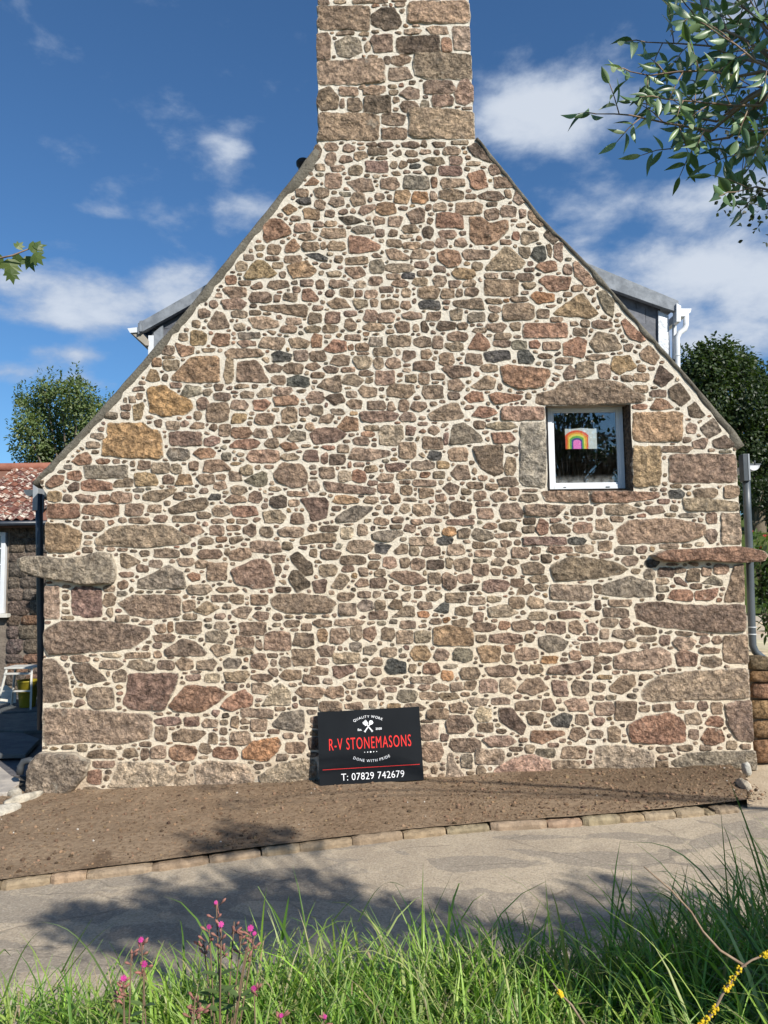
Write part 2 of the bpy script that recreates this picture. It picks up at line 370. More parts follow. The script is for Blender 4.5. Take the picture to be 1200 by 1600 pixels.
# ------------------------------------------------------------------ shared materials
M_granite = granite()
M_mortar = mortar_mat()
M_white = plain('white_upvc', (.66, .68, .70), (.60, .62, .64), 5, .4, spec=.4)
M_grey_upvc = plain('grey_upvc', (.062, .074, .084), (.08, .092, .102), 9, .42, .001, 60, spec=.5)
M_dark_pipe = plain('dark_pipe_paint', (.018, .024, .035), (.028, .034, .045), 9, .4, .001, 60, spec=.5)
M_lead = plain('lead_sheet', (.14, .155, .175), (.24, .26, .285), 9, .65, .006, 14)
M_slate = plain('slate', (.085, .09, .105), (.14, .145, .165), 9, .6, .004, 30, spec=.3)
M_bark = plain('bark', (.11, .085, .06), (.19, .155, .115), 30, .9, .01, 60)
STONES = '''
T 440 0 3.3333
185 0 252 30;268 0 340 20;370 0 555 18;575 0 650 10;185 32 460 160;462 40 625 158 k;P b 655,10 980,0 980,125 645,125;184 172 255 312;280 158 375 184;280 192 420 305 g;405 166 455 188;430 215 462 275;470 178 580 282;600 190 828 280 k;638 150 732 184;748 138 870 182;835 195 886 274 r;P b 885,135 985,135 985,268 895,265
185 315 538 438;445 288 503 305;530 290 566 340 k;572 288 670 342;556 350 678 430;692 280 992 415;185 452 295 582;297 456 400 500;400 440 435 465;418 448 540 498;553 442 600 462;560 465 608 495;618 455 724 520;738 420 898 490;908 410 998 550;340 510 422 585;428 495 565 590 k;567 502 612 538;615 528 715 585;725 522 765 568 g;780 495 892 560;302 515 328 565
185 592 512 735;518 590 648 655;522 660 652 728;660 570 1008 722
222 744 296 786;318 752 382 794;445 742 498 766;503 740 580 768;450 770 556 806;625 740 715 770;870 715 1005 752 k;783 738 860 768;725 730 757 768;230 795 285 860;300 810 368 852;380 792 450 838;435 840 550 898 p;645 785 708 815;720 782 778 804;655 828 718 852;668 855 720 878 d;838 764 935 808;742 820 858 858;875 817 940 858;744 865 808 905;820 868 938 915 p;P k 960,765 1010,740 1125,840 1090,852 1000,815;560 840 600 878;610 840 655 880
T 300 220 4
P r 690,285 755,218 800,250 790,280;825 10 915 65;725 30 810 110 k;835 72 905 152;922 92 1003 145;1018 68 1100 125;1080 128 1200 190 p;870 150 955 195;830 200 940 298;P b 960,260 1060,232 1120,240 1145,318 1030,322;940 24 1020 75;1095 40 1200 85
650 300 730 352;758 292 860 355;645 350 750 398 d;768 362 836 430;855 352 955 415;915 318 992 355 g;988 330 1085 412;1140 328 1200 375;P o 555,430 610,390 665,430 600,470;692 420 800 494 o;828 432 890 478;915 428 975 462;1036 398 1150 466;615 468 680 502
P r 440,530 500,480 560,490 620,545 630,585 470,640 442,610;642 514 745 572;658 570 782 620;762 508 822 538;832 502 905 534;800 542 965 615;P k 905,475 1000,468 1085,505 970,532;1000 534 1140 582 g;1148 555 1200 600
P r 978,588 1085,598 1190,655 1165,690 970,712;392 652 455 688;468 652 555 712;P r 580,660 640,605 685,670 650,698 580,700;690 630 792 692;796 628 842 684;845 628 955 690;P d 700,712 790,700 855,735 850,760 790,748;575 722 688 762;462 725 545 750;P o 315,850 400,735 450,745 540,830 510,855 330,868;275 755 345 820;500 758 570 798;582 750 775 860 o;890 718 945 765;960 725 1098 775;1108 740 1200 830 g;P b 950,790 1060,785 1100,840 1010,870 955,825;842 814 932 850;798 765 870 800
475 874 612 930;855 865 978 925;1008 880 1090 922;1105 850 1190 905;186 915 345 978;183 984 345 1058;212 842 275 898 r;360 948 490 1012;490 958 558 1008;570 950 660 1002;P r 690,930 740,915 800,990 790,1010 685,1000;628 910 678 952;775 868 828 930;832 932 892 975;925 925 1008 975;1010 932 1066 976;1080 935 1160 985;P b 835,1015 900,978 950,985 1000,1045 880,1052;1008 985 1095 1050;1112 990 1160 1040;P b 415,1030 700,1020 730,1045 715,1105 560,1080 420,1055;752 1030 822 1062;950 1062 1032 1098;P b 90,1160 150,1060 200,1070 245,1170 120,1185;265 1136 335 1190;P b 345,1110 440,1090 550,1130 550,1165 440,1182 380,1170;590 1108 686 1148;730 1075 810 1150;835 1070 925 1140 p;952 1112 1030 1190;1070 1058 1155 1132;40 1050 115 1105;0 1120 50 1172;555 1155 655 1200;705 1158 805 1198;805 1150 915 1200;1070 1140 1200 1190
T 580 220 4
735 148 815 215;P r 598,205 700,178 740,290 660,312 620,290;768 228 890 295;425 238 590 302;430 300 580 376;585 334 655 364;672 316 830 376;832 306 875 358;890 295 985 402;205 220 362 302 g;370 224 410 295 r;55 228 178 312;0 258 22 320;20 324 122 378;138 310 244 394 o;258 318 355 396 n;370 316 420 378;35 384 152 464 o;522 384 700 465;724 384 792 412;712 424 798 494;805 408 905 480;P b 975,440 1020,415 1095,520 1050,545 985,495;925 425 965 485;404 448 590 545 r;P r 605,475 690,475 740,512 860,495 862,560 780,640 650,658 610,620;425 556 538 612;220 422 346 516;390 392 470 438;340 395 384 440;105 468 198 538;15 470 85 530;190 528 298 578;322 538 388 610 k;28 552 142 606;180 586 264 614;938 570 1042 648;882 568 928 622 r;908 516 962 544;P k 1075,590 1110,535 1190,610 1140,655
520 605 600 668;404 608 474 670;318 628 390 676;195 636 308 676;100 620 186 662;P b 80,680 150,672 250,730 230,750 110,740;232 680 352 738;420 682 562 786 r;572 680 740 745;P b 710,790 830,655 880,670 970,760 950,800 870,815 715,812;920 660 992 738;1000 655 1095 760 d;1090 650 1130 730;1142 630 1200 760;1010 745 1175 826 r;1052 838 1250 940 r;0 738 92 830 g;95 768 258 824;270 755 358 800;395 784 470 824;632 756 694 812;505 795 655 865 o;708 830 792 860;912 830 1020 875;940 868 1028 926;710 868 920 968;95 832 182 866;192 828 275 862 d;0 850 72 908;125 870 234 914;250 858 360 908;390 840 465 912;475 875 564 918;575 868 652 912;290 910 430 990;438 924 522 984;526 925 574 978;585 918 668 972;188 922 250 980;P b 508,1000 690,980 715,1060 600,1050 515,1035;712 986 818 1020;995 942 1142 1020 n;865 975 985 1006;825 985 858 1010 n;300 1000 436 1056 d;186 996 250 1058;52 990 170 1056;826 1020 1020 1122;735 1024 808 1072;1020 1050 1110 1116;490 1048 576 1120;602 1074 716 1130 g;735 1078 798 1130;200 1068 315 1116;345 1072 436 1124;40 1075 150 1136;310 1125 365 1200 k;410 1122 532 1186 k;540 1138 608 1180;720 1140 848 1196;866 1136 935 1190;952 1142 1230 1230 r;635 1168 720 1200;152 1132 244 1200;0 1142 142 1200 r;0 1058 35 1130 r;0 990 38 1040 k
T 580 220 3.158
P b 992,600 1010,590 1120,710 1060,725 1000,660;P o 890,850 1040,745 1125,855 1080,878 905,862;P g 1110,750 1150,735 1200,790 1195,880 1150,845;1090 885 1188 928;945 610 998 660;1035 885 1080 920;980 892 1020 912
T 880 400 3.75
P r 335,385 360,360 490,495 450,508 380,480;P b 440,570 500,515 570,590 540,645 450,605;P k 525,740 565,630 655,710 580,775;P k 612,780 680,735 755,835 690,890 620,830;P b 150,510 190,440 300,460 350,535 340,555 190,568;283 580 428 690 o;170 375 288 428;105 380 158 415;60 420 140 465;0 470 140 605 r;355 518 412 562;430 628 486 682;415 690 500 735;340 700 408 735;72 610 182 718;0 640 70 725;205 635 272 718;135 578 265 608;P r 505,895 540,830 600,840 655,895 570,905;415 760 495 800;405 870 490 898 r;P k 725,885 770,850 835,935 800,955 735,945;720 980 778 1045;P g 790,1010 880,940 935,1030 850,1075;700 1060 748 1098;760 1068 848 1132;P k 870,1080 950,1045 1010,1110 960,1135 880,1120;570 1112 760 1152
T 780 560 2.857
P b 150,160 240,140 270,105 420,90 540,105 610,150 660,165 655,195 560,204 350,209 155,209;P b 8,214 205,214 207,278 8,278;P q 90,284 208,284 210,576 92,570;P o 592,238 820,238 815,372 594,374;P o 594,388 728,390 720,572 594,578;P b 755,425 1068,425 1068,558 755,558;720 390 860 420;P b 180,592 400,590 402,645 205,640;P r 405,592 720,595 720,625 560,645 405,645;755 585 828 628 d;868 582 978 622;1002 568 1068 622;P b 810,625 900,620 1074,640 1074,682 830,682;115 652 295 705;318 658 418 700;460 652 640 700;655 656 740 696;0 645 105 720;P b 512,770 570,720 760,710 925,740 920,790 850,820 620,830 530,835;P b 988,690 1082,688 1082,832 988,832;925 685 972 738;922 760 972 828;230 738 318 785;330 732 412 780;425 715 508 768;165 715 218 790 r;105 748 160 782 k;0 728 80 770;45 768 98 802;105 798 302 832 p;305 798 386 832 d;8 812 55 842;400 778 482 808;438 815 500 860;340 832 425 868;210 838 332 870;50 842 138 892;135 838 188 872;95 908 205 965;550 880 620 925;650 898 712 932 d;235 24 338 95;340 8 425 90
T 60 500 4
930 0 1012 55;952 68 1052 158 o;P r 850,140 980,170 975,215 885,235;775 165 850 215;875 80 935 135;1075 80 1200 165 r;1045 0 1190 65;P o 820,360 960,225 1135,225 1138,390 1040,395 850,385;P o 670,375 700,305 740,310 762,375 720,388;785 250 893 316;712 238 770 290 o;P u 680,430 700,410 800,405 880,470 960,500 970,560 930,595 780,608 690,580;880 408 1022 482 g;1030 430 1086 476;1096 398 1162 442;1095 452 1200 504;992 490 1062 560;1050 510 1188 640;588 518 665 626 o;516 528 578 566;516 568 576 620;612 456 652 500;568 475 610 518;585 418 660 445;418 575 498 618 g;972 572 1018 628;P u 395,755 430,720 430,640 660,640 690,670 770,700 785,870 620,865 395,850;802 628 880 690;880 628 940 668;945 642 1050 682;1064 648 1120 694;1130 655 1200 728;P p 808,697 1020,695 1030,785 815,790;1035 728 1136 792 p;802 798 950 878 g;978 800 1112 864 r;1148 828 1200 880 g;P r 205,890 240,845 300,820 335,860 335,900 250,908;322 708 410 750;298 762 384 800;362 868 446 900 r;285 908 565 990 g;546 890 600 938;622 880 702 936;712 892 815 955;818 894 895 962;942 885 1000 942;1016 876 1200 955
186 938 276 1008 r;184 1012 256 1075;264 995 458 1075 r;458 988 596 1042;606 946 756 1040 o;778 966 848 1032 p;P o 850,1035 880,960 950,958 975,1035;990 965 1104 1036;1110 962 1172 1002;1098 1006 1180 1068;P r 40,1020 100,965 165,970 160,1025 80,1055 50,1045;55 1070 145 1135 o;150 1090 210 1136;230 1090 358 1140;376 1090 448 1142 r;455 1070 585 1144;P b 640,1095 700,1065 870,1050 850,1085 740,1140 645,1125;845 1076 925 1122;1060 1085 1138 1130 d;910 1045 985 1078
T 350 500 4
64 15 135 68;145 0 352 62;344 35 450 120;505 38 604 78;605 30 718 98;752 0 834 75;870 22 1062 90;1072 10 1160 80;85 78 228 118 g;90 126 195 170;0 75 75 162 r;222 110 380 186;405 108 535 175;545 90 615 175 r;P r 615,190 680,122 770,130 768,195 690,212;760 92 855 128;826 140 905 200;910 108 992 162 g;1025 98 1170 168;775 152 812 190 r;0 178 240 236;300 196 424 262 d;438 192 526 256;538 194 640 258;665 222 788 284;810 225 924 306;932 168 1055 230;1116 188 1200 260;935 235 998 305;1008 236 1104 306;252 276 366 328;380 268 494 342;502 264 598 318;615 288 722 334;845 314 936 352;948 316 1068 402;P b 75,390 80,260 210,245 292,395;0 240 62 395;295 346 390 404;394 350 534 420 d;P b 575,420 620,370 735,340 740,450 690,455;738 340 870 416;880 350 930 400;1135 335 1200 395;840 414 960 482;1015 400 1195 488;945 405 1005 440;210 425 306 488;310 420 425 468;104 442 190 494;0 450 96 508;516 445 622 520;638 460 760 530 k;765 498 870 556;888 506 1012 558;1020 512 1074 570;308 470 468 536 r;170 495 288 568 r;38 502 150 562;1090 498 1155 570;360 542 458 642;470 544 534 600;545 534 620 600;580 584 690 640;650 555 752 594;702 604 846 694 r;855 568 1078 638 p;1100 580 1200 638;195 582 318 652;48 586 140 646 o;0 540 25 630
0 664 172 736 r;185 678 275 740;304 658 410 734;400 688 515 764 g;505 645 572 692;P p 528,715 570,675 700,668 778,715 700,770 560,778;875 660 968 690;858 696 945 730 r;805 728 918 782;P t 965,680 1000,655 1115,655 1125,730 1090,790 965,785;1135 655 1200 725 p;38 742 220 806 r;256 738 340 800;350 762 464 820 r;0 815 135 880 g;148 812 350 895;358 834 476 876;494 810 600 890 p;608 830 652 905;662 840 755 906;P b 770,870 800,795 1045,815 1050,845 900,885;1096 765 1200 865;P b 300,960 360,885 490,900 525,960 520,1040 440,1058 330,1010;100 905 184 968;P g 120,1005 240,940 275,960 270,1035 200,1045;598 920 695 990;715 940 795 1015 t;805 938 890 1018 r;882 908 960 955;1002 890 1140 948 p;958 960 1064 1008;1080 950 1200 994;P b 615,1005 700,1015 955,1050 950,1090 800,1085 640,1075;965 1020 1064 1086;528 1002 592 1078;32 945 118 1005;895 1000 965 1038 p;45 1035 145 1088;0 1085 148 1145;155 1068 238 1150;1105 1038 1180 1095;1030 1072 1106 1145;870 1104 965 1146;676 1096 850 1148 o
T 600 500 4
70 12 162 92;230 5 285 95 k;345 0 450 68 k;462 15 528 62;640 18 765 78;784 14 852 74;872 18 1152 108 r;P r 520,185 575,45 610,55 672,165 640,195;400 78 525 136;385 136 502 195;685 82 795 122;685 124 795 170;185 105 300 175;306 105 366 178;800 132 892 182 g;902 128 980 178 r;P r 978,240 1000,125 1200,105 1255,125 1255,245 1090,250;118 188 218 258;228 182 300 245;625 188 790 262 d;830 185 942 275 d;510 210 614 288;342 206 440 282;180 256 324 318;360 280 544 364;600 278 712 324;P r 720,290 780,278 1040,305 1040,345 1000,425 820,435 740,390;1052 278 1200 374;135 332 278 402;400 368 502 444;P b 535,420 640,340 705,370 690,430 600,438;238 408 372 494;400 444 472 500;500 450 628 516 r;P r 650,465 700,450 875,470 860,500 690,532;90 500 152 570;162 506 270 570;100 580 214 642;P b 265,590 420,510 470,520 510,610 450,630 290,630;P r 540,605 590,535 680,545 715,585 650,612;132 654 264 726 p;278 660 346 718;P g 400,785 430,650 500,635 600,710 625,765;375 706 420 780 p;640 636 830 684;562 630 632 680;660 698 824 770 r;242 732 368 806;98 768 228 866;272 816 358 878 d;400 800 520 882;P b 545,790 745,775 750,960 690,985 600,935;760 785 836 834 g;758 850 822 978;416 908 552 1002;170 880 308 936;80 952 235 992;308 948 382 990;180 1002 326 1036;365 1014 468 1092;516 1015 622 1056;635 1024 714 1062;710 982 838 1036;726 1028 798 1066;218 1050 305 1116;105 1038 182 1096;485 1050 550 1090;562 1074 640 1124;668 1076 772 1136;840 1088 960 1136;320 1085 392 1140
T 60 770 4
P r 45,66 270,66 265,150 240,162 45,162;275 72 515 152 r;545 68 656 146;675 76 770 126;P b 805,100 900,50 1050,25 1075,70 1040,105 820,140;1085 80 1200 150;P o 40,180 180,190 275,250 270,345 200,375 45,375;275 174 410 236;P b 345,290 470,205 800,195 880,235 965,280 950,315 640,345 350,330;855 195 1035 275;1070 206 1162 265;840 145 980 182;1080 162 1160 190;P b 510,380 540,370 650,430 550,480 512,460;630 360 696 398;718 352 882 402;890 345 965 388;865 405 975 460;975 418 1056 470;1000 350 1154 415;1160 345 1200 400;1055 435 1180 550;695 420 770 468;612 450 690 498;P g 610,600 615,545 820,445 910,500 930,595 740,605;510 495 595 528;500 545 558 602;935 500 1015 550 r;935 570 1080 635;P b 36,580 135,580 135,790 36,790;210 590 395 770 p;400 630 484 710;424 712 468 780;P b 490,690 580,635 890,635 895,770 720,790 570,765;482 764 565 808;P b 960,740 1050,670 1145,715 1050,770;905 672 990 742;1105 750 1170 790;P b 30,860 120,800 400,795 700,840 712,890 600,970 480,990 60,1015 30,960;730 820 798 872;805 805 846 872 r;862 800 1028 885;712 880 858 935;1095 806 1200 852;1046 852 1190 940 g;P b 780,985 900,905 990,930 1060,1000 1040,1022 800,1020;1078 946 1200 1022;720 938 770 970;540 1000 698 1032;200 1016 326 1058;385 1045 530 1102;555 1046 738 1110;746 1046 848 1104;865 1032 966 1110;995 1035 1115 1110
T 350 770 4
285 15 400 95 k;P p 475,40 520,25 640,30 658,60 650,160 540,185 520,110;P g 690,150 810,80 935,85 930,110 830,180 700,190;0 80 220 150 r;235 105 385 190;122 190 198 275;228 212 306 280;340 216 498 275;605 206 715 242;445 252 706 310;155 300 360 380;0 335 165 420;350 308 430 360;770 295 935 380;P g 915,260 960,235 1110,232 1130,260 1030,308 930,295;945 315 1045 382 d;1065 320 1150 388;1050 150 1120 188;1095 68 1165 130;1000 75 1058 130;1125 196 1200 250;605 352 728 418;728 394 884 446;990 396 1078 472;1100 404 1160 468;900 420 975 480;300 386 390 436;320 440 356 520;P b 38,480 210,405 280,420 325,540 320,590 200,602 70,570;P k 410,395 460,362 555,440 560,510 500,520 430,440;P k 400,540 420,480 480,480 500,525 545,560 540,590 450,625;555 535 642 626;592 445 705 522;565 420 620 490;P b 660,595 720,500 770,510 790,545 740,610;730 450 820 492;840 468 905 518;938 476 1010 520;P b 1022,515 1060,488 1200,490 1280,550 1200,580 1120,575;910 530 1015 595;825 535 900 592;835 618 920 655;708 624 812 674;935 612 980 656;1000 622 1085 658;1110 626 1170 674;P b 285,670 330,630 520,630 640,640 710,690 670,750 400,755 300,720;718 690 826 768;838 668 935 742 g;930 668 1010 735;1030 668 1115 730;P b 1035,775 1130,695 1195,710 1195,775;905 735 1020 788;42 636 125 690;168 638 275 698;55 708 180 785;185 738 285 796;555 790 672 836;688 790 876 830;95 808 270 886;380 796 470 838;1095 800 1200 845;245 865 418 982;430 868 560 966;582 850 650 932 o;652 840 780 940;792 836 862 920;870 832 955 930;985 840 1065 928;1070 862 1180 942;72 890 188 968;75 968 190 1022;190 915 240 985;0 945 50 1015;582 954 702 1020;425 975 572 1080;872 944 955 1012 g;978 964 1080 1026;680 1000 850 1062;160 1005 276 1104;352 1022 430 1090;0 1030 105 1098 g;910 1032 990 1080;1010 1040 1140 1136 d;678 1068 825 1158 p;540 1088 655 1140;0 1108 162 1185;168 1130 300 1175;355 1100 490 1176;268 1095 340 1155;495 1125 600 1195;1155 1070 1200 1125;980 1152 1118 1198;830 1092 895 1155
T 640 770 4
160 5 234 60;258 48 382 144;20 70 130 145;165 68 242 138;405 48 495 84;425 98 524 162;P b 530,110 610,68 700,60 705,140 560,170;718 70 972 148;1000 78 1142 138;508 0 615 55;680 8 800 58;0 165 82 200;86 160 200 188;228 168 404 200 p;460 188 545 228;560 180 676 242;695 205 788 256 k;795 162 862 268 r;875 155 952 190;882 194 1005 260;1022 182 1140 250;1152 160 1200 235;0 205 50 250;72 212 140 272;205 215 290 268 n;295 222 382 282;395 215 524 298 g;536 252 608 282;622 236 696 284 r;0 278 150 328;172 276 270 322 d;392 304 468 346;475 310 550 345;570 295 640 342 g;705 278 985 326 p;988 278 1100 325 d;66 330 200 402;222 318 355 392;0 330 58 395;405 360 512 398;530 344 610 400;630 340 755 412;745 335 820 380;855 332 1025 380;1036 328 1160 376;0 412 95 480;102 420 218 474 k;210 405 270 475;280 405 375 485;395 445 494 516;510 410 598 460;608 416 684 448;510 472 576 514;585 462 665 514;692 436 852 514;0 488 150 595 k;120 498 194 570;205 492 294 606 p;300 504 396 565;P k 300,575 370,530 440,570 420,612 310,615;452 540 628 622 p;630 530 718 590;645 565 778 632;748 516 868 560;788 560 864 610;880 575 1135 668;1152 570 1200 630;28 612 76 662;100 618 200 676;225 625 356 684;365 645 474 698;485 644 570 684;620 650 720 720;730 645 838 726;850 685 985 730;50 680 145 730;P d 142,740 210,678 250,695 245,755;0 698 50 775;P b 480,720 600,690 700,745 620,778 490,778;280 708 396 774;395 745 468 805;738 740 860 798;930 740 1072 784;1100 740 1185 776;55 735 124 782 n;120 785 200 820;268 782 365 838;205 778 256 815 n;385 810 540 866;552 802 630 858 r;640 792 772 868;782 810 850 858;850 802 975 880;995 798 1088 890;1105 812 1175 888;145 835 410 952 o;30 864 128 935;502 876 705 942;718 880 780 934;P g 800,900 900,885 1005,930 960,990 870,1000 805,960;590 930 658 990 r;1075 938 1180 1016;8 955 132 1048 o;155 974 246 1050;275 968 395 1056 g;425 950 572 1060 o;655 968 808 1048;568 1002 642 1066;820 1018 930 1068 n;1000 985 1075 1045;85 1065 190 1134 r;0 1070 75 1120 r;315 1088 446 1164;460 1075 678 1150;690 1070 740 1136;750 1070 830 1136;P b 855,1130 870,1085 1130,1040 1135,1090 1050,1140;196 1110 270 1172 n;0 1145 175 1190;1145 1068 1200 1128;1155 670 1200 735 k
T 900 770 4
160 75 416 138 k;435 76 558 132;0 80 104 138;590 75 640 118;110 160 232 236;0 184 102 250;76 250 198 292;130 300 218 366;10 328 120 376;145 378 230 412;295 392 390 455;P b -160,450 -60,400 60,400 230,425 335,475 290,510 80,545 -140,555 -165,500;P g 110,600 170,565 340,515 480,560 498,650 300,655 140,635;0 575 95 655;432 420 520 468 d;515 470 612 528;498 525 580 572;425 470 498 550 g;608 465 685 502;692 475 772 555;768 462 846 522;860 448 952 510;P b 608,530 640,520 705,580 690,588 620,570;P g 775,565 850,515 920,545 915,580;P r 565,660 600,600 720,605 735,640 730,680 620,672;P r 738,615 895,590 880,650 840,672 740,675;P b 915,690 985,450 1050,440 1060,685;500 580 580 620 g;P b 355,690 500,675 740,700 1065,692 1072,865 920,878 700,860 500,840 365,790;110 674 215 730;170 720 330 775;158 778 262 838;276 780 335 846;62 735 145 780;66 812 130 890;225 850 365 918;150 855 205 912;370 838 500 890;380 890 500 930;605 900 750 980;610 866 725 895;768 898 836 945;850 895 912 945;742 865 830 892;770 965 895 1005;P b 915,890 1078,884 1082,1070 915,1065;35 938 140 1015;140 935 285 1000;290 925 378 972;395 940 462 976;P b 230,1020 300,1000 520,960 595,1000 600,1080 450,1110 235,1100;608 985 770 1090;780 1020 908 1090;118 1022 222 1062;105 1062 220 1126;0 1035 95 1140;520 885 588 955
T 40 1000 4
P b 105,110 190,120 250,180 275,260 295,370 180,395 106,395;275 100 405 138;P b 285,150 400,140 520,250 400,278 320,250;455 125 608 182;635 124 818 190;545 188 632 268;300 298 375 355;P b 380,330 420,292 555,295 558,425 440,435 390,400;P p 630,210 960,200 955,270 870,445 650,440 595,400 630,320;P r 890,410 1000,275 1200,290 1270,330 1200,400 1100,455 920,450;310 372 372 420;P b 102,420 300,425 480,440 800,465 795,610 600,660 350,640 110,660 100,560;805 480 975 532 p;992 482 1088 538 p;1104 490 1200 545;810 530 886 630;915 558 1125 640;900 650 1080 755 r;1145 580 1200 650;610 675 708 735;722 676 768 750;782 662 880 740;395 685 578 738;388 808 475 900 r;P t 540,860 580,755 880,770 950,820 940,850 870,925 500,925;918 755 1030 830;925 840 1030 930 t;1088 640 1165 710
T 300 1000 4
P r 175,420 200,370 330,300 385,350 380,410 240,450;365 265 495 338;P t 435,410 500,300 560,265 620,320 620,410;650 288 825 365;305 430 512 482;675 370 790 415;800 385 935 445;835 290 950 360;958 385 1070 440;940 256 1040 302;1035 305 1150 365;P g 500,525 560,450 700,430 712,520 690,580 520,550;65 478 235 555;245 475 296 555;370 485 468 570;305 480 372 525;108 575 240 660;240 570 368 652;135 668 292 745 r;P n 310,690 370,630 540,600 565,650 540,700 470,765 320,745;580 640 715 706;P t 15,790 100,750 330,770 395,830 380,920 200,930 20,915;P t 410,850 500,790 640,740 780,740 785,915 430,915;530 710 606 768;50 640 125 708;0 580 85 635 r;1078 236 1152 290;1165 310 1200 375
T 620 1000 4
0 308 135 390 g;50 222 250 272;130 270 206 316;215 274 322 318;142 328 258 370;265 330 388 376;332 262 418 318;422 250 498 312;520 246 628 330;640 240 744 338;P b 745,320 800,235 900,230 960,310 850,350;972 252 1068 350 p;1095 250 1200 345;440 360 576 408;585 360 708 404;738 378 892 438;908 366 994 444;1050 365 1200 445;35 395 182 440;200 385 300 425;190 425 322 492;330 386 444 458;484 418 592 508 t;P k 630,420 720,420 815,540 790,598 640,510;812 445 918 530;970 450 1092 550 d;1115 460 1200 540;300 465 470 580;508 512 600 575;150 520 260 622;272 582 325 634;535 595 740 662;335 610 518 698;830 555 1045 645 r;1075 545 1185 630;160 640 288 755;875 678 990 730 g;488 680 670 775;800 655 862 708;1025 660 1180 748;405 715 475 798 g;P t 305,870 320,700 355,700 360,760 430,850 420,880 320,880;P f 580,840 600,780 720,720 850,705 965,750 975,815 900,865 620,870;218 780 255 838
T 900 1000 4
5 245 185 346;P b 205,290 280,225 365,210 378,280 290,345 210,320;388 212 482 250;P b 395,320 500,225 700,190 1092,172 1098,365 850,375 700,375 480,390 400,380;245 380 376 500;122 388 238 470;5 455 170 552;105 345 178 376;200 540 278 634;80 562 172 612;P r 320,530 400,480 600,445 680,500 690,640 560,655 340,640 320,580;480 400 590 444;395 410 460 450;625 385 740 432;760 380 826 440;682 455 788 532;812 475 915 540 r;780 550 928 655 r;848 388 910 464;700 550 765 628;P p 920,400 1000,375 1100,375 1112,640 1010,630 950,540;500 664 612 704;630 656 730 694;775 650 848 692;P t 110,810 120,660 300,650 490,700 490,805 200,825;P g 580,760 700,700 1000,690 1128,690 1150,810 900,800 600,790;0 560 65 630;0 650 60 750
'''
# ================================================================== THE SETTING
# one ground sheet to the horizon
mb = MB()
mb.add([(-900, -900, -.6), (900, -900, -.6), (900, 1500, -.6), (-900, 1500, -.6)], [(0, 1, 2, 3)])
M_earth = plain('field_ground', (.09, .10, .045), (.15, .14, .07), .4, .95, .02, 20)
tag(mb.build('ground', M_earth), 'open ground reaching to the horizon behind the cottage', 'ground', kind='structure')

# kerb line (outer foot of the kerb on the road), from the photograph
KERB_PX = [(-120, 1410), (0, 1393), (120, 1378), (240, 1364), (400, 1341), (545, 1323), (640, 1312), (762, 1300), (830, 1297),
           (913, 1291), (975, 1286), (1060, 1279), (1150, 1271), (1260, 1262)]
KERB = [on_road(*p) for p in KERB_PX]
KX = [p.x for p in KERB]; KY = [p.y for p in KERB]
def kerb_y(x): return float(np.interp(x, KX, KY))

# lane: concrete and dusty asphalt, laid as a finely divided sheet
def road_build(q, P):
    n1 = q.noise(P, 1.1, 6, .6, .8)
    v = q.n('ShaderNodeTexVoronoi', feature='SMOOTH_F1'); 
    dn = q.n('ShaderNodeVectorMath', operation='ADD'); q.link(q.vscale(P, (1.0, 2.2, 1.0)), dn.inputs[0])
    tn = q.n('ShaderNodeTexNoise'); q.link(P, tn.inputs['Vector']); tn.inputs['Scale'].default_value = 2.2; tn.inputs['Detail'].default_value = 4
    q.link(q.vscale(tn.outputs['Color'], (.5, .5, .5)), dn.inputs[1])
    q.link(dn.outputs[0], v.inputs['Vector']); v.inputs['Scale'].default_value = 2.1; v.inputs['Smoothness'].default_value = .1
    vs_ = q.n('ShaderNodeSeparateXYZ'); q.link(v.outputs['Color'], vs_.inputs[0])
    c = q.mix(q.ramp(n1, .32, .68), (.385, .315, .232), (.50, .415, .302))
    c = q.mix(q.ramp(vs_.outputs[0], .52, .55, 0, .75), c, (.285, .245, .195))
    c = q.mix(q.ramp(q.noise(P, 3.2, 6, .7, 1.0), .54, .66, 0, .7), c, (.53, .44, .32))
    c = q.mix(q.ramp(q.noise(P, 70, 3, .7), .3, .7), q.mix(1.0, c, (.82, .82, .82), 'MULTIPLY'), q.mix(1.0, c, (1.15, 1.15, 1.15), 'MULTIPLY'))
    vg = q.n('ShaderNodeTexVoronoi'); q.link(P, vg.inputs['Vector']); vg.inputs['Scale'].default_value = 85
    vgs = q.n('ShaderNodeSeparateXYZ'); q.link(vg.outputs['Color'], vgs.inputs[0])
    c = q.mix(q.ramp(vgs.outputs[0], .80, .86, 0, .25), c, (.60, .53, .43)); c = q.mix(q.ramp(vgs.outputs[1], .82, .88, 0, .28), c, (.14, .125, .105))
    vc = q.n('ShaderNodeTexVoronoi', feature='DISTANCE_TO_EDGE'); q.link(dn.outputs[0], vc.inputs['Vector']); vc.inputs['Scale'].default_value = .62
    crack = q.m('MULTIPLY', q.ramp(vc.outputs[0], .004, .012, 1, 0), q.ramp(q.noise(P, 1.3, 3), .45, .55))
    c = q.mix(q.m('MULTIPLY', crack, .28), c, (.10, .085, .065))
    h = q.m('ADD', q.noise(P, 110, 4, .7), q.m('MULTIPLY', q.noise(P, 12, 4), .6))
    h = q.m('SUBTRACT', h, q.m('MULTIPLY', crack, .3))
    return principled(q, c, .9, bump(q, h, .009), spec=.2)
M_road = material('lane_surface', road_build)
mb = MB()
xs = np.linspace(-14, 14, 113)
rows = []
